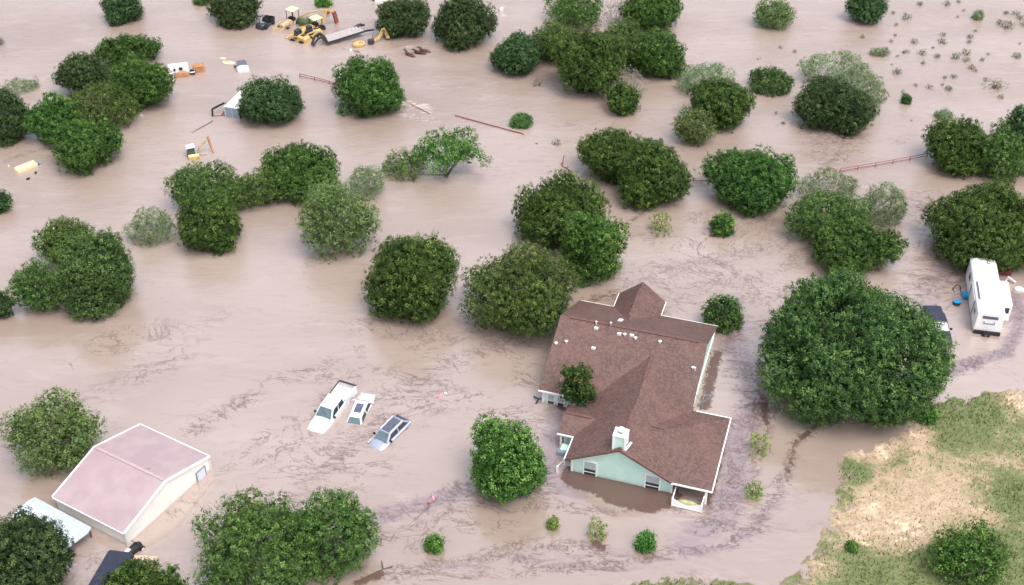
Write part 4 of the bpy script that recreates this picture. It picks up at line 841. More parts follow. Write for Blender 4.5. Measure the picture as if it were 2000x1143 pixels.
for nm, mt, bars in (('boom', 'tan', [((-1.0, 0, -.1), (-.7, .2, .9), .2), ((-.7, .2, .9), (.2, .6, 1.6), .2)]), ('dipper', 'orange', [((.5, .7, 2.1), (.75, .3, .8), .24), ((.75, .3, .8), (1.05, 0, -.1), .16)]), ('bucket_link', 'deck', [((-.8, -.4, .1), (.2, -.5, .12), .2)])):
    m = MB()
    for a, b, w in bars: m.bar(a, b, w, w * 1.25)
    m.build(nm, MT[mt], ex, xf=EI @ BO)
# yellow cab at the left
yc = empty('drowned_truck', at(52, 328), heading((36, 333), (66, 321)), 'pale yellow truck roof just above the water at the left edge', 'truck')
m = MB(); m.box(-1.45, 1.35, -.62, .62, -.5, .42); m.build('cab_roof', paint('cream_yellow_roof', (.80, .64, .40), .5, .06), yc, bevel=.12, smooth=True)
m = MB(); m.hexa([(1.4, -.55, -.2), (1.6, -.55, -.2), (1.6, .4, -.2), (1.4, .4, -.2)], [(1.36, -.5, .28), (1.5, -.5, .2), (1.5, .35, .2), (1.36, .35, .28)]); m.build('windscreen', MT['glass'], yc)
for i, (x, y, s, mt, l) in enumerate(((78, 320, .5, 'bluegrey', 'blue grey sliver of bodywork right of the pale yellow truck roof'), (70, 338, .32, 'black', 'upper black lump in the water below the pale yellow truck roof'), (55, 350, .34, 'black', 'lower black lump in the water below the pale yellow truck roof'), (17, 324, .2, 'paleyellow', 'small pale floating lump left of the pale yellow truck roof'),
    (860, 774, .32, 'pink', 'red and white float drifting right of the silver wagon'), (846, 975, .3, 'pink', 'pink scrap caught in the debris line left of the weeping tree'), (838, 984, .22, 'rust', 'small red scrap beside the pink scrap in the debris line'), (672, 96, .16, 'gasket', 'dark speck between lowboy trailer and tipped loader'), (685, 98, .3, 'trim', 'white scrap left of the tipped yellow loader'),
    (870, 768, .18, 'trim', 'small white fleck beside the red and white float'), (276, 225, .35, 'deck', 'grey scrap under the right flank of the upper left junipers'), (1485, 114, .16, 'gasket', 'dark speck right of the top centre clump'), (1048, 281, .2, 'gasket', 'speck of debris by the broken red pipe'), (980, 18, .5, 'trim', 'white scrap of foam board at the top edge right of the large dark juniper'))):
    rs = np.random.RandomState(40 + i); m = MB(); pts = [(math.cos(a) * s * rs.uniform(.7, 1.3), math.sin(a) * s * .6 * rs.uniform(.7, 1.3)) for a in np.linspace(0, 6.28, 8)[:-1]]
    m.hexa([(a, b, -.1) for a, b in pts], [(a * .75, b * .75, s * .45) for a, b in pts])
    if mt == 'pink' and s > .31: m.bar((-.3, 0, .1), (.4, .1, .15), .12)
    o = m.build('floating_scrap', MT[mt], None, bevel=.02); o.location = at(x, y); o.rotation_euler = (0, 0, rs.rand() * 3); tag(o, l, 'debris')
wr = empty('white_trailer', at(742, -2), R_(15), 'white trailer roof cut by the top edge, left of the dense juniper', 'trailer')
m = MB(); m.box(-1.0, 2.6, -.9, 1.2, -.3, .9); m.build('body', MT['white'], wr, bevel=.05)
m = MB(); m.box(-1.3, -1.02, -.6, -.2, -.3, .9); m.build('end_post', MT['black'], wr)
# horses, swimming and standing
def horse(label, px, py, head, mat, neck=1.0):
    r = empty('horse', at(px, py), head, label, 'horse')
    V = [(-.75, 0, .0), (-.45, 0, .12), (0, 0, .06), (.42, 0, .12), (.7, 0, .38 * neck), (.92, 0, .72 * neck), (1.02, 0, .80 * neck), (1.30, 0, .60 * neck), (-.95, 0, .02), (-1.08, 0, -.3),
         (-.6, .2, -.5), (-.62, .2, -1.2), (-.6, -.2, -.5), (-.62, -.2, -1.2), (.42, .18, -.5), (.42, .18, -1.2), (.42, -.18, -.5), (.42, -.18, -1.2)]
    Rr = [.28, .30, .31, .28, .17, .12, .12, .07, .10, .05, .13, .06, .13, .06, .12, .06, .12, .06]
    E_ = [(0, 1), (1, 2), (2, 3), (3, 4), (4, 5), (5, 6), (6, 7), (0, 8), (8, 9), (0, 10), (10, 11), (0, 12), (12, 13), (3, 14), (14, 15), (3, 16), (16, 17)]
    me = bpy.data.meshes.new('body'); me.from_pydata(V, E_, []); o = link('body', me, r, MT[mat])
    sk = o.modifiers.new('skin', 'SKIN'); sk.use_smooth_shade = True
    for i, s in enumerate(me.skin_vertices[0].data): s.radius = (Rr[i], Rr[i]); s.use_root = (i == 2)
    o.modifiers.new('sub', 'SUBSURF').levels = 1; o.modifiers['sub'].render_levels = 2
    m = MB(); m.bar((.45, 0, .42), (.85, 0, .82 * neck), .05, .12)
    for s in (-1, 1): m.hexa([(1.0, s * .07 - .03, .88 * neck), (1.05, s * .07 - .03, .88 * neck), (1.05, s * .07 + .03, .88 * neck), (1.0, s * .07 + .03, .88 * neck)], [(1.01, s * .08 - .008, 1.02 * neck), (1.03, s * .08 - .008, 1.02 * neck), (1.03, s * .08 + .008, 1.02 * neck), (1.01, s * .08 + .008, 1.02 * neck)])
    m.build('mane', MT['darkhorse'], r)
horse('reddish brown horse wading in the flood, leftmost of three', 801, 109, R_(148), 'horse')
horse('dark bay horse wading in the flood, middle of three', 820, 105, R_(168), 'darkhorse', .75)
horse('brown horse wading in the flood, rightmost of three', 830, 101, R_(162), 'horse', .8)
# pipe fences
def fence(label, P, h=.75, post=2.6, mat='rust', rails=2, r=.05, z_end=None):
    pts = [at(*p) for p in P]; root = empty('pipe_fence', pts[0], 0, label, 'fence'); o = pts[0]; L = [p - o for p in pts]
    n_tot = 0; ze = z_end if z_end is not None else h
    lens = [0]
    for a, b in zip(L[:-1], L[1:]): lens.append(lens[-1] + (b - a).length)
    tot = lens[-1]; npz = max(2, int(tot / post) + 1)
    def pos(s):
        for i in range(len(L) - 1):
            if s <= lens[i + 1] + 1e-6: return L[i].lerp(L[i + 1], (s - lens[i]) / (lens[i + 1] - lens[i]))
        return L[-1]
    for k in range(npz):
        p = pos(tot * k / (npz - 1)); z = h + (ze - h) * k / (npz - 1); m = MB(); m.tube([p + Vector((0, 0, -1)), p + Vector((0, 0, z + .04))], r * 1.2, 8); m.build('post', MT[mat], root, smooth=True)
    for q in range(rails):
        m = MB(); f = 1 - q * .55; m.tube([L[i] + Vector((0, 0, (h + (ze - h) * lens[i] / tot) * f)) for i in range(len(L))], r, 8); m.build('rail', MT[mat], root, smooth=True)
fence('rusty pipe fence sinking into the flood left of the round juniper', [(586, 152), (620, 159), (672, 171)], .65, 2.4, z_end=.35)
fence('rusty pipe fence running out into white water right of the round juniper', [(772, 196), (800, 205), (838, 222)], .45, 3.0, rails=1, z_end=.05)
fence('long straight rusty pipe just above the water in the middle distance', [(890, 227), (955, 245), (1022, 263)], .12, 9., rails=1, r=.07)
fence('red two rail pipe fence at the right between pale tree and juniper', [(1640, 338), (1700, 328), (1740, 321), (1810, 308)], .62, 2.5, 'redrail')
fence('short red pipe fence piece between the olive and the bright topped juniper', [(1338, 356), (1385, 358)], .3, 2.5, 'redrail', rails=1, r=.06)
o = scrap('broken_pipe', 'broken reddish pipe bent above the water left of the juniper pair', 'pipe', 1098, 325, 'rust', [((0, 0, .05), (.25, .9, 1.1)), ((0, 0, .05), (1.0, -1.2, .05)), ((0, 0, .1), (-.1, .3, .35))], .07)
scrap('snag_branch', 'thin dark branch trailing from the lifting frame', 'branch', 398, 248, 'gasket', [((-1.3, -1.6, .0), (.2, .4, .1)), ((.2, .4, .1), (.9, 1.6, .05))], .05)
scrap('snag_branch', 'dark root snag sticking out of the debris line at the bottom', 'branch', 748, 1112, 'bark', [((0, 0, 0), (-.1, .3, .7)), ((0, 0, 0), (-1.2, -.8, .05)), ((0, 0, 0), (.8, .2, .1))], .06)
# ------------------------------------------------------------------ trees
SPEC = dict(  # leaf size, tuft radius, tufts per m2, leaves per tuft, lump size, gap chance, limbs
    juniper=(.165, .29, 3.4, 26, .29, .14, 8), darkjuniper=(.165, .27, 3.7, 24, .28, .08, 6), olive=(.16, .26, 3.8, 19, .25, .22, 18), bright=(.20, .29, 3.9, 18, .29, .06, 7),
    loose=(.19, .28, 3.2, 12, .22, .34, 20), oak=(.19, .32, 3.8, 21, .20, .04, 10), pale=(.17, .30, 6.0, 14, .26, .22, 12), grey=(.13, .26, 4.0, 10, .26, .3, 22), lime=(.19, .20, 4.0, 9, .34, .25, 5),
    myrtle=(.20, .24, 4.2, 14, .34, .0, 6), weed=(.14, .16, 3.0, 7, .4, .3, 4), umbrella=(.20, .34, 5.0, 15, .40, .12, 11))
KMAT = dict(umbrella='bright')
def fib(n, rs):
    i = np.arange(n) + .5; ph = np.arccos(1 - 2 * i / n); th = np.pi * (1 + 5 ** .5) * i + rs.rand() * 6.28
    d = np.stack([np.cos(th) * np.sin(ph), np.sin(th) * np.sin(ph), np.cos(ph)], 1); d += rs.randn(n, 3) * .16
    return d / np.linalg.norm(d, axis=1)[:, None]
def unit(v): return v / np.maximum(np.linalg.norm(v, axis=1)[:, None], 1e-9)
def quads(C, Nn, size, rs, aspect=.55):
    n = len(C); r = unit(rs.randn(n, 3)); a = unit(np.cross(Nn, r)); b = np.cross(Nn, a)
    a = a * size[:, None] * .5; b = b * size[:, None] * .5 * aspect
    V = np.stack([C - a, C - b * 1.0, C + a, C + b], 1).reshape(-1, 3)
    return V
def crown(R, Rz, kind, rs, zmin, ry=1.0):
    ls, tr, dens, lp, lump, gap, _ = SPEC[kind]
    ex = np.array([R, R * ry * rs.uniform(.94, 1.04), Rz]); big = R > 6
    nl = int(np.clip(3.0 / lump ** 2 * (1.5 if big else 1), 40 if kind == 'umbrella' else 14, 95)); D = fib(nl, rs)
    # uneven outline: boughs push out or fall short in a slow random pattern
    wob = 0
    for q in range(4):
        a = unit(rs.randn(1, 3))[0]; wob = wob + np.sin(D @ a * rs.uniform(2.5, 5.5) + rs.rand() * 6.28)
    wob = 1 + (.125 if kind != 'oak' else .06) * wob - .05 * (kind != 'oak')
    lr = lump * min(R, Rz * 1.25) * rs.uniform(.7, 1.35, nl); inr = 1 - lr / min(R, Rz * 1.25) * rs.uniform(.75, 1.05, nl)
    LC = D * (ex - lr[:, None] * rs.uniform(.8, 1.1, (nl, 1))) * wob[:, None]
    if kind == 'umbrella': LC[::2, :2] *= rs.uniform(.15, .7, (len(LC[::2]), 1))
    if kind in ('juniper', 'darkjuniper', 'olive', 'loose') and R > 1.5:
        # several stems make a lobed crown: the main mass shrinks, side masses lean out of it
        LC *= [.86, .86, .95]; a0 = rs.rand() * 6.28; ns = rs.randint(3, 5)
        for q in range(ns):
            a = a0 + 6.28 * q / ns + rs.uniform(-.5, .5); f = rs.uniform(.44, .62); c = np.array([math.cos(a) * (1.0 - f), math.sin(a) * (1.0 - f), rs.uniform(-.35, .28)]) * ex
            n2 = max(6, int(nl * f * .6)); D2 = fib(n2, rs); l2 = lr[:n2] * .9
            LC = np.concatenate([LC, c + D2 * (ex * [f, f, f * .9] - l2[:, None] * .8)]); lr = np.concatenate([lr, l2])
        nl = len(LC)
    LC *= ex / np.maximum((np.abs(LC) + lr[:, None] * .92).max(0), 1e-3)     # boughs reach the full spread
    keep = rs.rand(nl) > gap * .55
    if keep.sum() < 6: keep[:] = True
    LC, lr = LC[keep], lr[keep]
    T = []; TN = []; TL = []
    for j in range(len(LC)):
        k = max(6, int(dens * 4 * math.pi * lr[j] ** 2)); d = fib(k, rs); p = LC[j] + d * lr[j] * (rs.uniform(.74, 1.10, (k, 1)) + .32 * (rs.rand(k, 1) > .8) * rs.rand(k, 1))
        T.append(p); TN.append(d); TL.append(np.full(k, j))
    T = np.concatenate(T); TN = np.concatenate(TN); TL = np.concatenate(TL)
    ok = T[:, 2] > zmin
    for j in range(len(LC)):
        ok &= ~((np.linalg.norm(T - LC[j], axis=1) < lr[j] * .78) & (TL != j))
    ok &= (TN * unit(T / ex)).sum(1) > -.35
    ok &= np.linalg.norm(T / ex, axis=1) > .38
    if gap: ok &= rs.rand(len(T)) > gap * .5
    T, TN = T[ok], TN[ok]; nT = len(T)
    lumpt = rs.uniform(-.12, .12, len(LC))[TL[ok]]
    tt = np.clip(.42 + lumpt + .25 * rs.randn(nT), 0, 1)
    d = unit(rs.randn(nT * lp, 3)); base = np.repeat(TN, lp, 0)
    flip = (d * base).sum(1) < -.2; d[flip] *= -1
    rr = tr * rs.uniform(.35, 1.15, (nT * lp, 1)) * (1 if kind != 'weed' else .8)
    C = np.repeat(T, lp, 0) + d * rr + base * (tr * .35 * rs.rand(nT * lp, 1)) + np.array([0, 0, .05])
    Nn = unit(d * .7 + base * .5 + rs.randn(nT * lp, 3) * .45)
    tint = np.clip(np.repeat(tt, lp) + .10 * rs.randn(nT * lp) + .45 * (rr[:, 0] / tr - .75), 0, 1)  # outer leaves lighter: pale new growth, and lit tips put into the colour
    V = [quads(C, Nn, ls * rs.uniform(.6, 1.25, len(C)), rs)]; TT = [tint]
    if kind not in ('pale', 'grey', 'weed', 'lime'):
        # inner leaves (crown shade put into their darker tint) of every bough and of the crown, so that nothing shows through a dense crown
        k = int(22 * (R * R * Rz) ** (2 / 3)); q = unit(rs.randn(k, 3)) * rs.uniform(.35, .74, (k, 1)) * ex; loose = kind in ('olive', 'umbrella', 'loose')
        if loose: q = q[: len(q) // 3]
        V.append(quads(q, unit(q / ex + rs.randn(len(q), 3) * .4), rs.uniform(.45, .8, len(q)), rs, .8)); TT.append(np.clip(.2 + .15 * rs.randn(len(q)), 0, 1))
        Q = []; QN = []
        for j in range(len(LC)):
            k = int((3.6 if loose else 11) * 4 * math.pi * (lr[j] * .8) ** 2); d2 = unit(rs.randn(k, 3)); Q.append(LC[j] + d2 * lr[j] * rs.uniform(.6, .88, (k, 1))); QN.append(d2)
        Q = np.concatenate(Q); QN = np.concatenate(QN); ok = (Q[:, 2] > zmin) & (np.linalg.norm(Q / ex, axis=1) > .3); Q, QN = Q[ok], QN[ok]
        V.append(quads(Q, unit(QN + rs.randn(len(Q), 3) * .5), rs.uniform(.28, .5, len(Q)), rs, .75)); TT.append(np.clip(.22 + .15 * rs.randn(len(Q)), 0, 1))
    # stray sprays beyond the outline
    k = int(nT * .2); j = rs.randint(0, nT, k * 3)
    C2 = np.repeat(T[j], 3, 0) + np.repeat(TN[j], 3, 0) * (tr * rs.uniform(.8, 2.4, (k * 9, 1))) + rs.randn(k * 9, 3) * .06
    V.append(quads(C2, unit(rs.randn(len(C2), 3)), ls * rs.uniform(.5, .9, len(C2)), rs)); TT.append(np.clip(.55 + .2 * rs.randn(len(C2)), 0, 1))
    V = np.concatenate(V); return V, np.arange(len(V)).reshape(-1, 4), np.concatenate(TT), LC, lr
def solve(x0, x1, y0, y1, k):
    px, py, w, h = (x0 + x1) / 2, (y0 + y1) / 2, x1 - x0, y1 - y0
    zc = 2.0
    for _ in range(12):
        p = at(px, py, zc); v = p - Vector((0, 0, CAM_H)); dep = v.dot(Vector(_fw)); s = FPX / dep
        R = w / 2 / s; al = math.asin(min(.99, -v.z / v.length)); e = (h / w) ** 2 - math.sin(al) ** 2; f = math.sqrt(max(e, .0)) / math.cos(al)
        mn = .24 if k > 2 else .45; ry = 1.0
        if f < mn: ry = max(.6, math.sqrt(max(.05, (h / w) ** 2 - (mn * math.cos(al)) ** 2)) / math.sin(al)); f = mn
        Rz = R * min(1.35, f); zc = k * Rz
    solve.ry = ry
    return p, R, Rz
TSEED = [100]
def tree(b, kind, name, label, cat='tree', group=None, k=.74, mat=None, bark='bark'):
    TSEED[0] += 1; rs = np.random.RandomState(TSEED[0])
    p, R, Rz = solve(*b, k); zc = p.z
    R *= .97; Rz *= .97
    V, F, tint, LC, lr = crown(R, Rz, kind, rs, -zc - .3, solve.ry)
    root = empty(name, (p.x, p.y, 0), 0, label, cat, group)
    V = V + np.array([0, 0, zc])
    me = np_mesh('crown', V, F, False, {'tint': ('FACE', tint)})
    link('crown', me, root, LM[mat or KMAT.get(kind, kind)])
    # trunk with limbs running into the crown
    mb = MB(); tb = Vector((0, 0, -1.0)); fork = Vector((rs.uniform(-.2, .2), rs.uniform(-.2, .2), max(.3, zc - Rz * .35))); tr_ = (.055 if kind not in ('pale', 'grey') else .03) * R + .05
    if kind == 'umbrella': fork = Vector((-.3, -.9, .3)); tb = Vector((-.3, -.9, -1)); tr_ *= .45
    mb.tube([tb, (tb + fork) / 2 + Vector((rs.uniform(-.1, .1), rs.uniform(-.1, .1), 0)), fork], [tr_ * 1.25, tr_, tr_ * .85], 8)
    nb = SPEC[kind][6]; order = rs.permutation(len(LC))[:nb]
    for j in order:
        e = Vector(LC[j]) + Vector((0, 0, zc)); s0 = fork if rs.rand() < .6 else (tb.lerp(fork, .75))
        m_ = s0.lerp(e, .5) + Vector((rs.uniform(-.3, .3) * R * .3, rs.uniform(-.3, .3) * R * .3, -.12 * R))
        if e.z < .1: continue
        mb.tube([s0, m_, e], [tr_ * .55, tr_ * .34, tr_ * .12], 6)
        if kind in ('pale', 'grey', 'olive', 'umbrella', 'loose'):
            for q in range(5 if kind == 'grey' else 3):
                e2 = e + Vector(rs.randn(3)) * lr[j] * .8
                mb.tube([e.lerp(m_, rs.rand() * .6), e2], [tr_ * .16, .012], 4)
    mb.build('trunk', MT['greybark' if kind in ('olive', 'loose') else bark], root, smooth=True)
    return root, p, R, Rz
J, D_, O, P_, B_ = 'juniper', 'darkjuniper', 'olive', 'pale', 'bright'
GJ = 'juniper trees standing in the flood'
TREES = [
 ((196, 280, -14, 49), D_, 'juniper_tree', 'small round dark juniper at the top edge left of the dark utility vehicle'),
 ((403, 516, -22, 54), D_, 'juniper_tree', 'round dark juniper at the top edge beside the dark utility vehicle'),
 ((175, 315, 62, 134), J, 'juniper_tree', 'rearmost broad juniper of the four in the upper left clump'),
 ((105, 218, 100, 190), D_, 'juniper_tree', 'leftmost dark juniper of the upper left clump, behind the others'),
 ((205, 341, 113, 219), J, 'juniper_tree', 'round dark juniper just below the white and orange trencher'),
 ((105, 272, 158, 266), O, 'juniper_tree', 'olive tinged juniper in the middle of the upper left clump'),
 ((44, 175, 188, 288), J, 'juniper_tree', 'juniper at the left flank of the upper left clump'),
 ((90, 240, 230, 341), J, 'juniper_tree', 'front round juniper of the upper left clump, right of the drowned yellow cab'),
 ((-45, 57, 165, 290), D_, 'juniper_tree', 'tall dark juniper cut by the left edge, above the drowned yellow cab'),
 ((728, 841, -8, 78), D_, 'juniper_tree', 'dense round dark juniper at the top edge, above the tipped yellow loader'),
 ((840, 970, -14, 97), D_, 'juniper_tree', 'large dark juniper at the top edge, right of the three brown horses'),
 ((463, 592, 151, 248), D_, 'juniper_tree', 'dark juniper with its crown over the white box trailer'),
 ((648, 797, 113, 231), J, 'juniper_tree', 'round juniper with grey inner twigs standing across the red pipe fence'),
 ((955, 1064, 62, 151), D_, 'juniper_tree', 'leftmost juniper of the big top centre clump'),
 ((1020, 1140, 35, 128), O, 'juniper_tree', 'olive grey juniper second from left in the top centre clump'),
 ((1062, 1192, -25, 58), O, 'juniper_tree', 'dull olive juniper at the top edge in the top centre clump'),
 ((1208, 1340, -25, 72), J, 'juniper_tree', 'dark juniper at the top right corner of the top centre clump'),
 ((1165, 1275, 40, 145), O, 'juniper_tree', 'brownish olive juniper buried in the middle of the top centre clump'),
 ((1074, 1226, 50, 196), J, 'juniper_tree', 'largest front juniper of the top centre clump'),
 ((1228, 1343, 53, 156), J, 'juniper_tree', 'right hand juniper of the top centre clump with bright green top'),
 ((1183, 1250, 158, 230), J, 'juniper_tree', 'small juniper in front of bare grey twigs below the top centre clump'),
 ((1650, 1735, -18, 49), D_, 'juniper_tree', 'small dark juniper alone at the top edge on the right'),
 ((1548, 1712, 148, 263), D_, 'juniper_tree', 'very dark round juniper in front of pale feathery branches'),
 ((1342, 1472, 150, 256), J, 'juniper_tree', 'dark juniper in front of a pale grey tree, right of the top centre clump'),
 ((1125, 1272, 248, 362), J, 'juniper_tree', 'left half of the juniper pair above the big clump behind the house'),
 ((1190, 1352, 270, 408), J, 'juniper_tree', 'right half of the juniper pair behind the house, its foot in dark debris'),
 ((1368, 1566, 280, 418), J, 'juniper_tree', 'wide bright topped juniper between the two red pipe fence pieces, right of centre'),
 ((1530, 1712, 362, 492), O, 'juniper_tree', 'brownish olive juniper behind the dark one above the great oak'),
 ((1562, 1772, 415, 550), J, 'juniper_tree', 'dark juniper touching the top of the great oak'),
 ((1798, 1950, 228, 345), J, 'juniper_tree', 'juniper at the right end of the red pipe fence'),
 ((1905, 2010, 238, 362), O, 'juniper_tree', 'greyish juniper between two greener ones at the right edge'),
 ((1945, 2060, 190, 352), D_, 'juniper_tree', 'tall dark juniper cut by the right edge'),
 ((1802, 2050, 356, 530), J, 'juniper_tree', 'huge spreading juniper behind the white camper trailer'),
 ((322, 478, 312, 430), O, 'juniper_tree', 'olive green juniper at the left end of the row left of centre'),
 ((345, 472, 380, 498), J, 'juniper_tree', 'round fresh green juniper in front at the left end of the row left of centre'),
 ((440, 575, 322, 415), O, 'juniper_tree', 'dull olive juniper linking the two ends of the row left of centre'),
 ((505, 665, 276, 388), J, 'juniper_tree', 'rear juniper of the row left of centre, below the yellow excavator'),
 ((565, 672, 322, 405), O, 'juniper_tree', 'small dull juniper at the right foot of the row left of centre'),
 ((708, 900, 446, 634), J, 'juniper_tree', 'lone big round juniper left of the house'),
 ((1002, 1190, 338, 492), J, 'juniper_tree', 'tall juniper behind the bright green broadleaf tree'),
 ((898, 1146, 468, 668), O, 'juniper_tree', 'big olive juniper touching the rear corner of the house roof'),
 ((65, 192, 425, 535), O, 'juniper_tree', 'rear olive juniper at the left edge group with reddish twigs'),
 ((18, 125, 500, 622), O, 'juniper_tree', 'loose olive juniper at the foot of the left edge group'),
 ((-25, 25, 568, 628), D_, 'juniper_tree', 'sliver of dark juniper at the left edge below the left edge group'),
 ((-35, 22, 368, 420), D_, 'juniper_tree', 'small dark juniper crown cut by the left edge at mid height'),
 ((370, 640, 958, 1190), O, 'juniper_tree', 'broad juniper with bare inner limbs at the bottom edge'),
 ((562, 745, 950, 1140), O, 'juniper_tree', 'right half of the juniper pair at the bottom edge, left of a small green sapling'),
 ((190, 372, 1095, 1200), J, 'juniper_tree', 'bright tipped juniper crown over the dark roofed vehicle at the bottom edge'),
 ((-70, 146, 990, 1200), D_, 'juniper_tree', 'dark shaggy tree in the bottom left corner over the pale roofed shelter'),
]
OTHER = [
 ((1464, 1846, 520, 832), 'oak', 'oak_tree', 'great wide oak between the house and the camper trailer', 'tree'),
 ((1505, 1645, 742, 832), P_, 'willow_bush', 'grey green willowy bush under the lower left rim of the great oak', 'bush'),
 ((1772, 1835, 778, 832), B_, 'bank_bush', 'low green bush where the great oak meets the dry bank', 'bush'),
 ((1093, 1226, 410, 562), B_, 'broadleaf_tree', 'vivid green broadleaf tree behind the house', 'tree'),
 ((897, 1068, 824, 993), B_, 'weeping_tree', 'bright green drooping tree left of the green gable wall', 'tree'),
 ((100, 266, 444, 622), 'oak', 'broadleaf_tree', 'tall blue green leafy tree at the left edge group', 'tree'),
 ((577, 742, 345, 512), 'loose', 'grey_green_tree', 'loose grey green tree at the right front of the row left of centre', 'tree'),
 ((678, 752, 322, 392), P_, 'pale_tree', 'pale feathery treetop at the right end of the row left of centre', 'tree'),
 ((12, 206, 760, 938), 'loose', 'loose_tree', 'loose leafy tree behind the pink roofed metal building', 'tree'),
 ((245, 345, 405, 482), P_, 'pale_tree', 'thin pale tree left of the row left of centre, wading in the flood', 'tree'),
 ((782, 970, 250, 338), 'umbrella', 'umbrella_tree', 'flat topped tree on bare forked stems standing alone in the flood', 'tree'),
 ((742, 838, 290, 352), 'loose', 'pale_tree', 'thin side growth at the left of the flat topped tree', 'tree'),
 ((1165, 1266, 128, 205), 'grey', 'bare_tree', 'bare grey twiggy tree below the top centre clump', 'tree'),
 ((1175, 1230, 0, 60), 'grey', 'bare_tree', 'bare grey twigs at the top edge inside the top centre clump', 'tree'),
 ((1318, 1432, 118, 196), P_, 'pale_tree', 'pale grey feathery tree right of the top centre clump', 'tree'),
 ((1312, 1398, 205, 290), 'loose', 'round_tree', 'small round olive tree on a visible dark stem', 'tree'),
 ((1468, 1558, -4, 60), 'loose', 'round_tree', 'small grey green tree alone at the top edge, right of centre', 'tree'),
 ((1462, 1550, 130, 193), 'oak', 'round_bush', 'round grey green bush left of the very dark juniper', 'bush'),
 ((1560, 1690, 98, 178), P_, 'pale_tree', 'pale feathery branches behind the very dark juniper', 'tree'),
 ((1640, 1732, 132, 226), P_, 'pale_tree', 'pale feathery branches right of the very dark juniper', 'tree'),
 ((1555, 1682, 322, 402), P_, 'pale_tree', 'soft pale tree left of the red pipe fence end', 'tree'),
 ((1690, 1778, 362, 442), P_, 'pale_tree', 'pale grey feathery tree right of the brownish olive juniper', 'tree'),
 ((8, 76, 150, 188), P_, 'pale_bush', 'low pale green bush at the upper left edge', 'bush'),
 ((1372, 1452, 578, 662), 'oak', 'spiky_bush', 'round spiky green bush at the right rear corner of the house', 'bush'),
 ((1092, 1164, 700, 804), 'myrtle', 'crepe_myrtle', 'crepe myrtle with pink blossom in the notch of the house roof', 'tree'),
 ((1812, 1965, 1018, 1160), 'loose', 'feathery_tree', 'feathery green tree on the dry bank in the bottom right corner', 'tree'),
 ((375, 420, -14, 14), 'oak', 'round_bush', 'low green bush at the top edge left of the dark utility vehicle', 'bush'),
 ((250, 288, 10, 38), 'grey', 'twig_bush', 'brown twigs poking out beside the small round juniper at the top left', 'bush'),
]
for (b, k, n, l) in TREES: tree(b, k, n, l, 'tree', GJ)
for (b, k, n, l, c) in OTHER:
    low = c == 'bush'
    r = tree(b, k, n, l, c, None, mat='bright' if n == 'feathery_tree' else None, k=1.5 if k == 'myrtle' else 2.3 if k == 'umbrella' else .35 if low else .74, bark='palebark' if k in ('grey', 'pale') else 'bark')
    if n == 'crepe_myrtle':
        root, p, R, Rz = r; rs = np.random.RandomState(3); q = unit(rs.randn(7, 3)); q[:, 1] = -np.abs(q[:, 1]) * .6; q[:5] = unit(np.array([-.8, -.1, .6]) + rs.randn(5, 3) * .3)
        C = np.repeat(q * [R, R, Rz] * 1.12, 14, 0) + rs.randn(98, 3) * .16 + [0, 0, p.z]
        V = quads(C, unit(rs.randn(98, 3)), rs.uniform(.08, .16, 98), rs); link('blossom', np_mesh('blossom', V, np.arange(len(V)).reshape(-1, 4), False, {'tint': ('FACE', rs.rand(98))}), root, LM['flower'])
# saplings
SAP = [((1268, 1313, 405, 474), 'lime', 'yellow green sapling standing in the water behind the house'), ((1387, 1438, 414, 470), B_, 'small green sapling with a thin stem above dark debris, behind the house'),
 ((1460, 1506, 840, 900), 'lime', 'leafy lime sapling right of the house, upper of two'), ((1456, 1490, 938, 982), 'lime', 'thin yellowing sapling right of the porch, lower of two'),
 ((1148, 1186, 1010, 1066), 'lime', 'forked lime sapling in the debris line below the green gable'), ((1240, 1280, 1040, 1082), B_, 'low green sapling below the porch, rightmost of the bottom row'),
 ((830, 864, 1046, 1084), B_, 'small dark green sapling right of the bottom juniper pair'), ((1068, 1092, 1006, 1042), 'lime', 'yellowed wispy sapling between the weeping tree and the forked sapling'),
 ((998, 1040, 222, 252), 'oak', 'small drowned shrub at the end of the middle pipe fence'), ((612, 648, -6, 17), B_, 'small green sapling at the top edge above the backhoes'),
 ((578, 616, 36, 54), 'pale', 'pale green shrub between the two backhoes'), ((1078, 1096, 272, 286), 'weed', 'tiny brown bush above the broken red pipe'),
 ((1826, 1860, 216, 236), 'pale', 'pale low shrub left of the juniper at the right edge'), ((1762, 1778, 184, 208), D_, 'dark cactus like stump standing alone in the upper right water'),
 ((1915, 1970, 156, 178), 'weed', 'wide brownish weed patch near the right edge'), ((1700, 1738, 94, 112), 'pale', 'pale green weed clump right of the small dark juniper'),
 ((1655, 1672, 1062, 1080), 'bright', 'tiny green tuft alone on the bare bank'), ((1900, 1920, 22, 42), 'pale', 'upright pale weed at the upper right'), ((1040, 1062, 155, 172), 'weed', 'small weed tuft at the foot of the top centre clump'),
 ((-12, 8, 72, 90), 'grey', 'dark twig bundle cut by the upper left edge')]
for (b, k, l) in SAP: tree(b, k, 'sapling' if 'sapling' in l else 'weed_clump' if 'weed' in l or 'tuft' in l else 'small_shrub', l, 'sapling' if 'sapling' in l else 'shrub', None, k=.5)
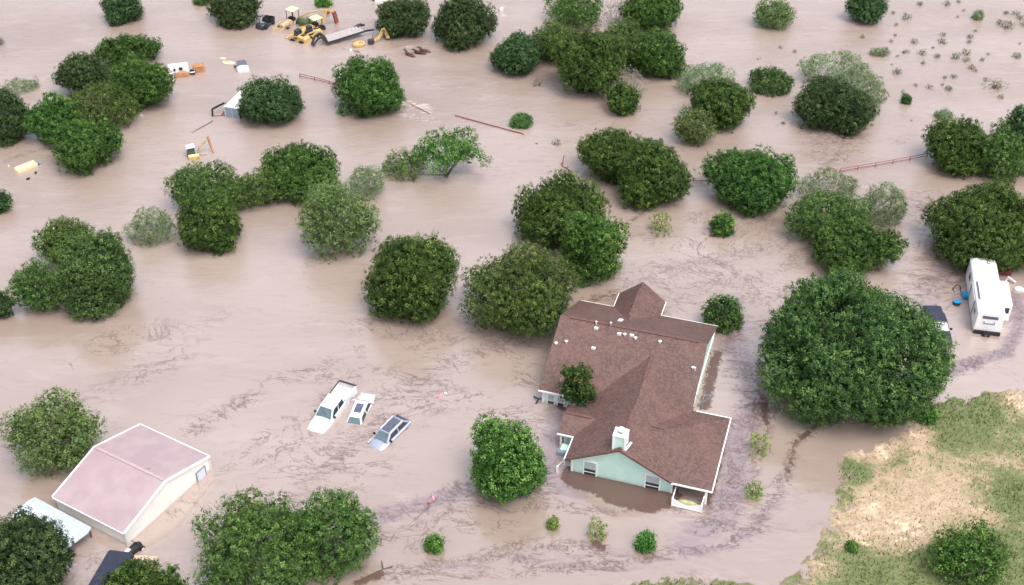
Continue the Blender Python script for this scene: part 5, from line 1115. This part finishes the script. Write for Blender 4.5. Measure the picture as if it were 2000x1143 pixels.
# drowned weeds, upper right: built once per kind, copied
WEEDS = [(1745, 25, 9), (1797, 8, 12), (1848, 8, 14), (1872, 3, 9), (1882, 20, 7), (1771, 35, 18), (1750, 48, 9), (1748, 68, 7), (1786, 82, 14), (1740, 80, 8), (1842, 68, 12), (1838, 82, 14), (1845, 84, 9), (1895, 72, 12), (1893, 82, 10),
 (1765, 102, 10), (1772, 100, 9), (1800, 104, 16), (1753, 109, 7), (1830, 110, 12), (1865, 112, 18), (1887, 105, 18), (1888, 118, 14), (1898, 133, 14), (1905, 138, 9), (1918, 116, 9), (1804, 123, 10), (1845, 151, 9), (1862, 150, 13), (1840, 165, 7),
 (1815, 170, 14), (1853, 174, 15), (1788, 166, 8), (1752, 142, 18), (1763, 179, 9), (1925, 155, 10), (1945, 168, 20), (1985, 110, 16), (1967, 52, 22), (1952, 45, 14), (1984, 28, 16), (1993, 36, 12), (1998, 48, 14), (1965, 25, 10), (1955, 190, 12),
 (1552, 100, 9), (1524, 92, 8), (1558, 126, 7), (1516, 220, 8), (1530, 240, 9), (1683, 72, 10), (1905, 60, 7), (1992, 84, 6), (1930, 105, 7), (1480, 115, 5), (1822, 92, 6), (1742, 125, 5), (1870, 32, 6), (1780, 234, 5), (1560, 185, 6)]
protos = []
for q in range(6):
    TSEED[0] += 1; rs = np.random.RandomState(TSEED[0])
    V, F, tint, LC, lr = crown(.55, .5, 'weed', rs, -.4)
    mb = MB()
    for z in range(7):
        a = rs.rand() * 6.28; e = Vector((math.cos(a) * .5, math.sin(a) * .5, rs.uniform(.35, .8))); mb.tube([(0, 0, -.3), e * .5 + Vector((0, 0, .1)), e], [.03, .02, .01], 4)
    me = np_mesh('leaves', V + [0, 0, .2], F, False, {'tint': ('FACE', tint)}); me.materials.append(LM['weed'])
    st = mb.build('stem', MT['bark']); st_me = st.data; bpy.data.objects.remove(st)
    protos.append((me, st_me))
for i, (x, y, w) in enumerate(WEEDS):
    me, sm = protos[i % 6]; p = at(x, y + 2, 0); s = w * 79 / FPX * 1.15 / 1.1 * ((p - cam.location).length / 100)
    r = empty('drowned_weed', p, i * 1.7, 'small brownish weed poking out of the shallow water at the upper right', 'weed', 'drowned weeds at the upper right')
    r.scale = (s, s, s * .9)
    for nm, d in (('leaves', me), ('stem', sm)):
        o = bpy.data.objects.new(nm, d); COL.objects.link(o); o.parent = r
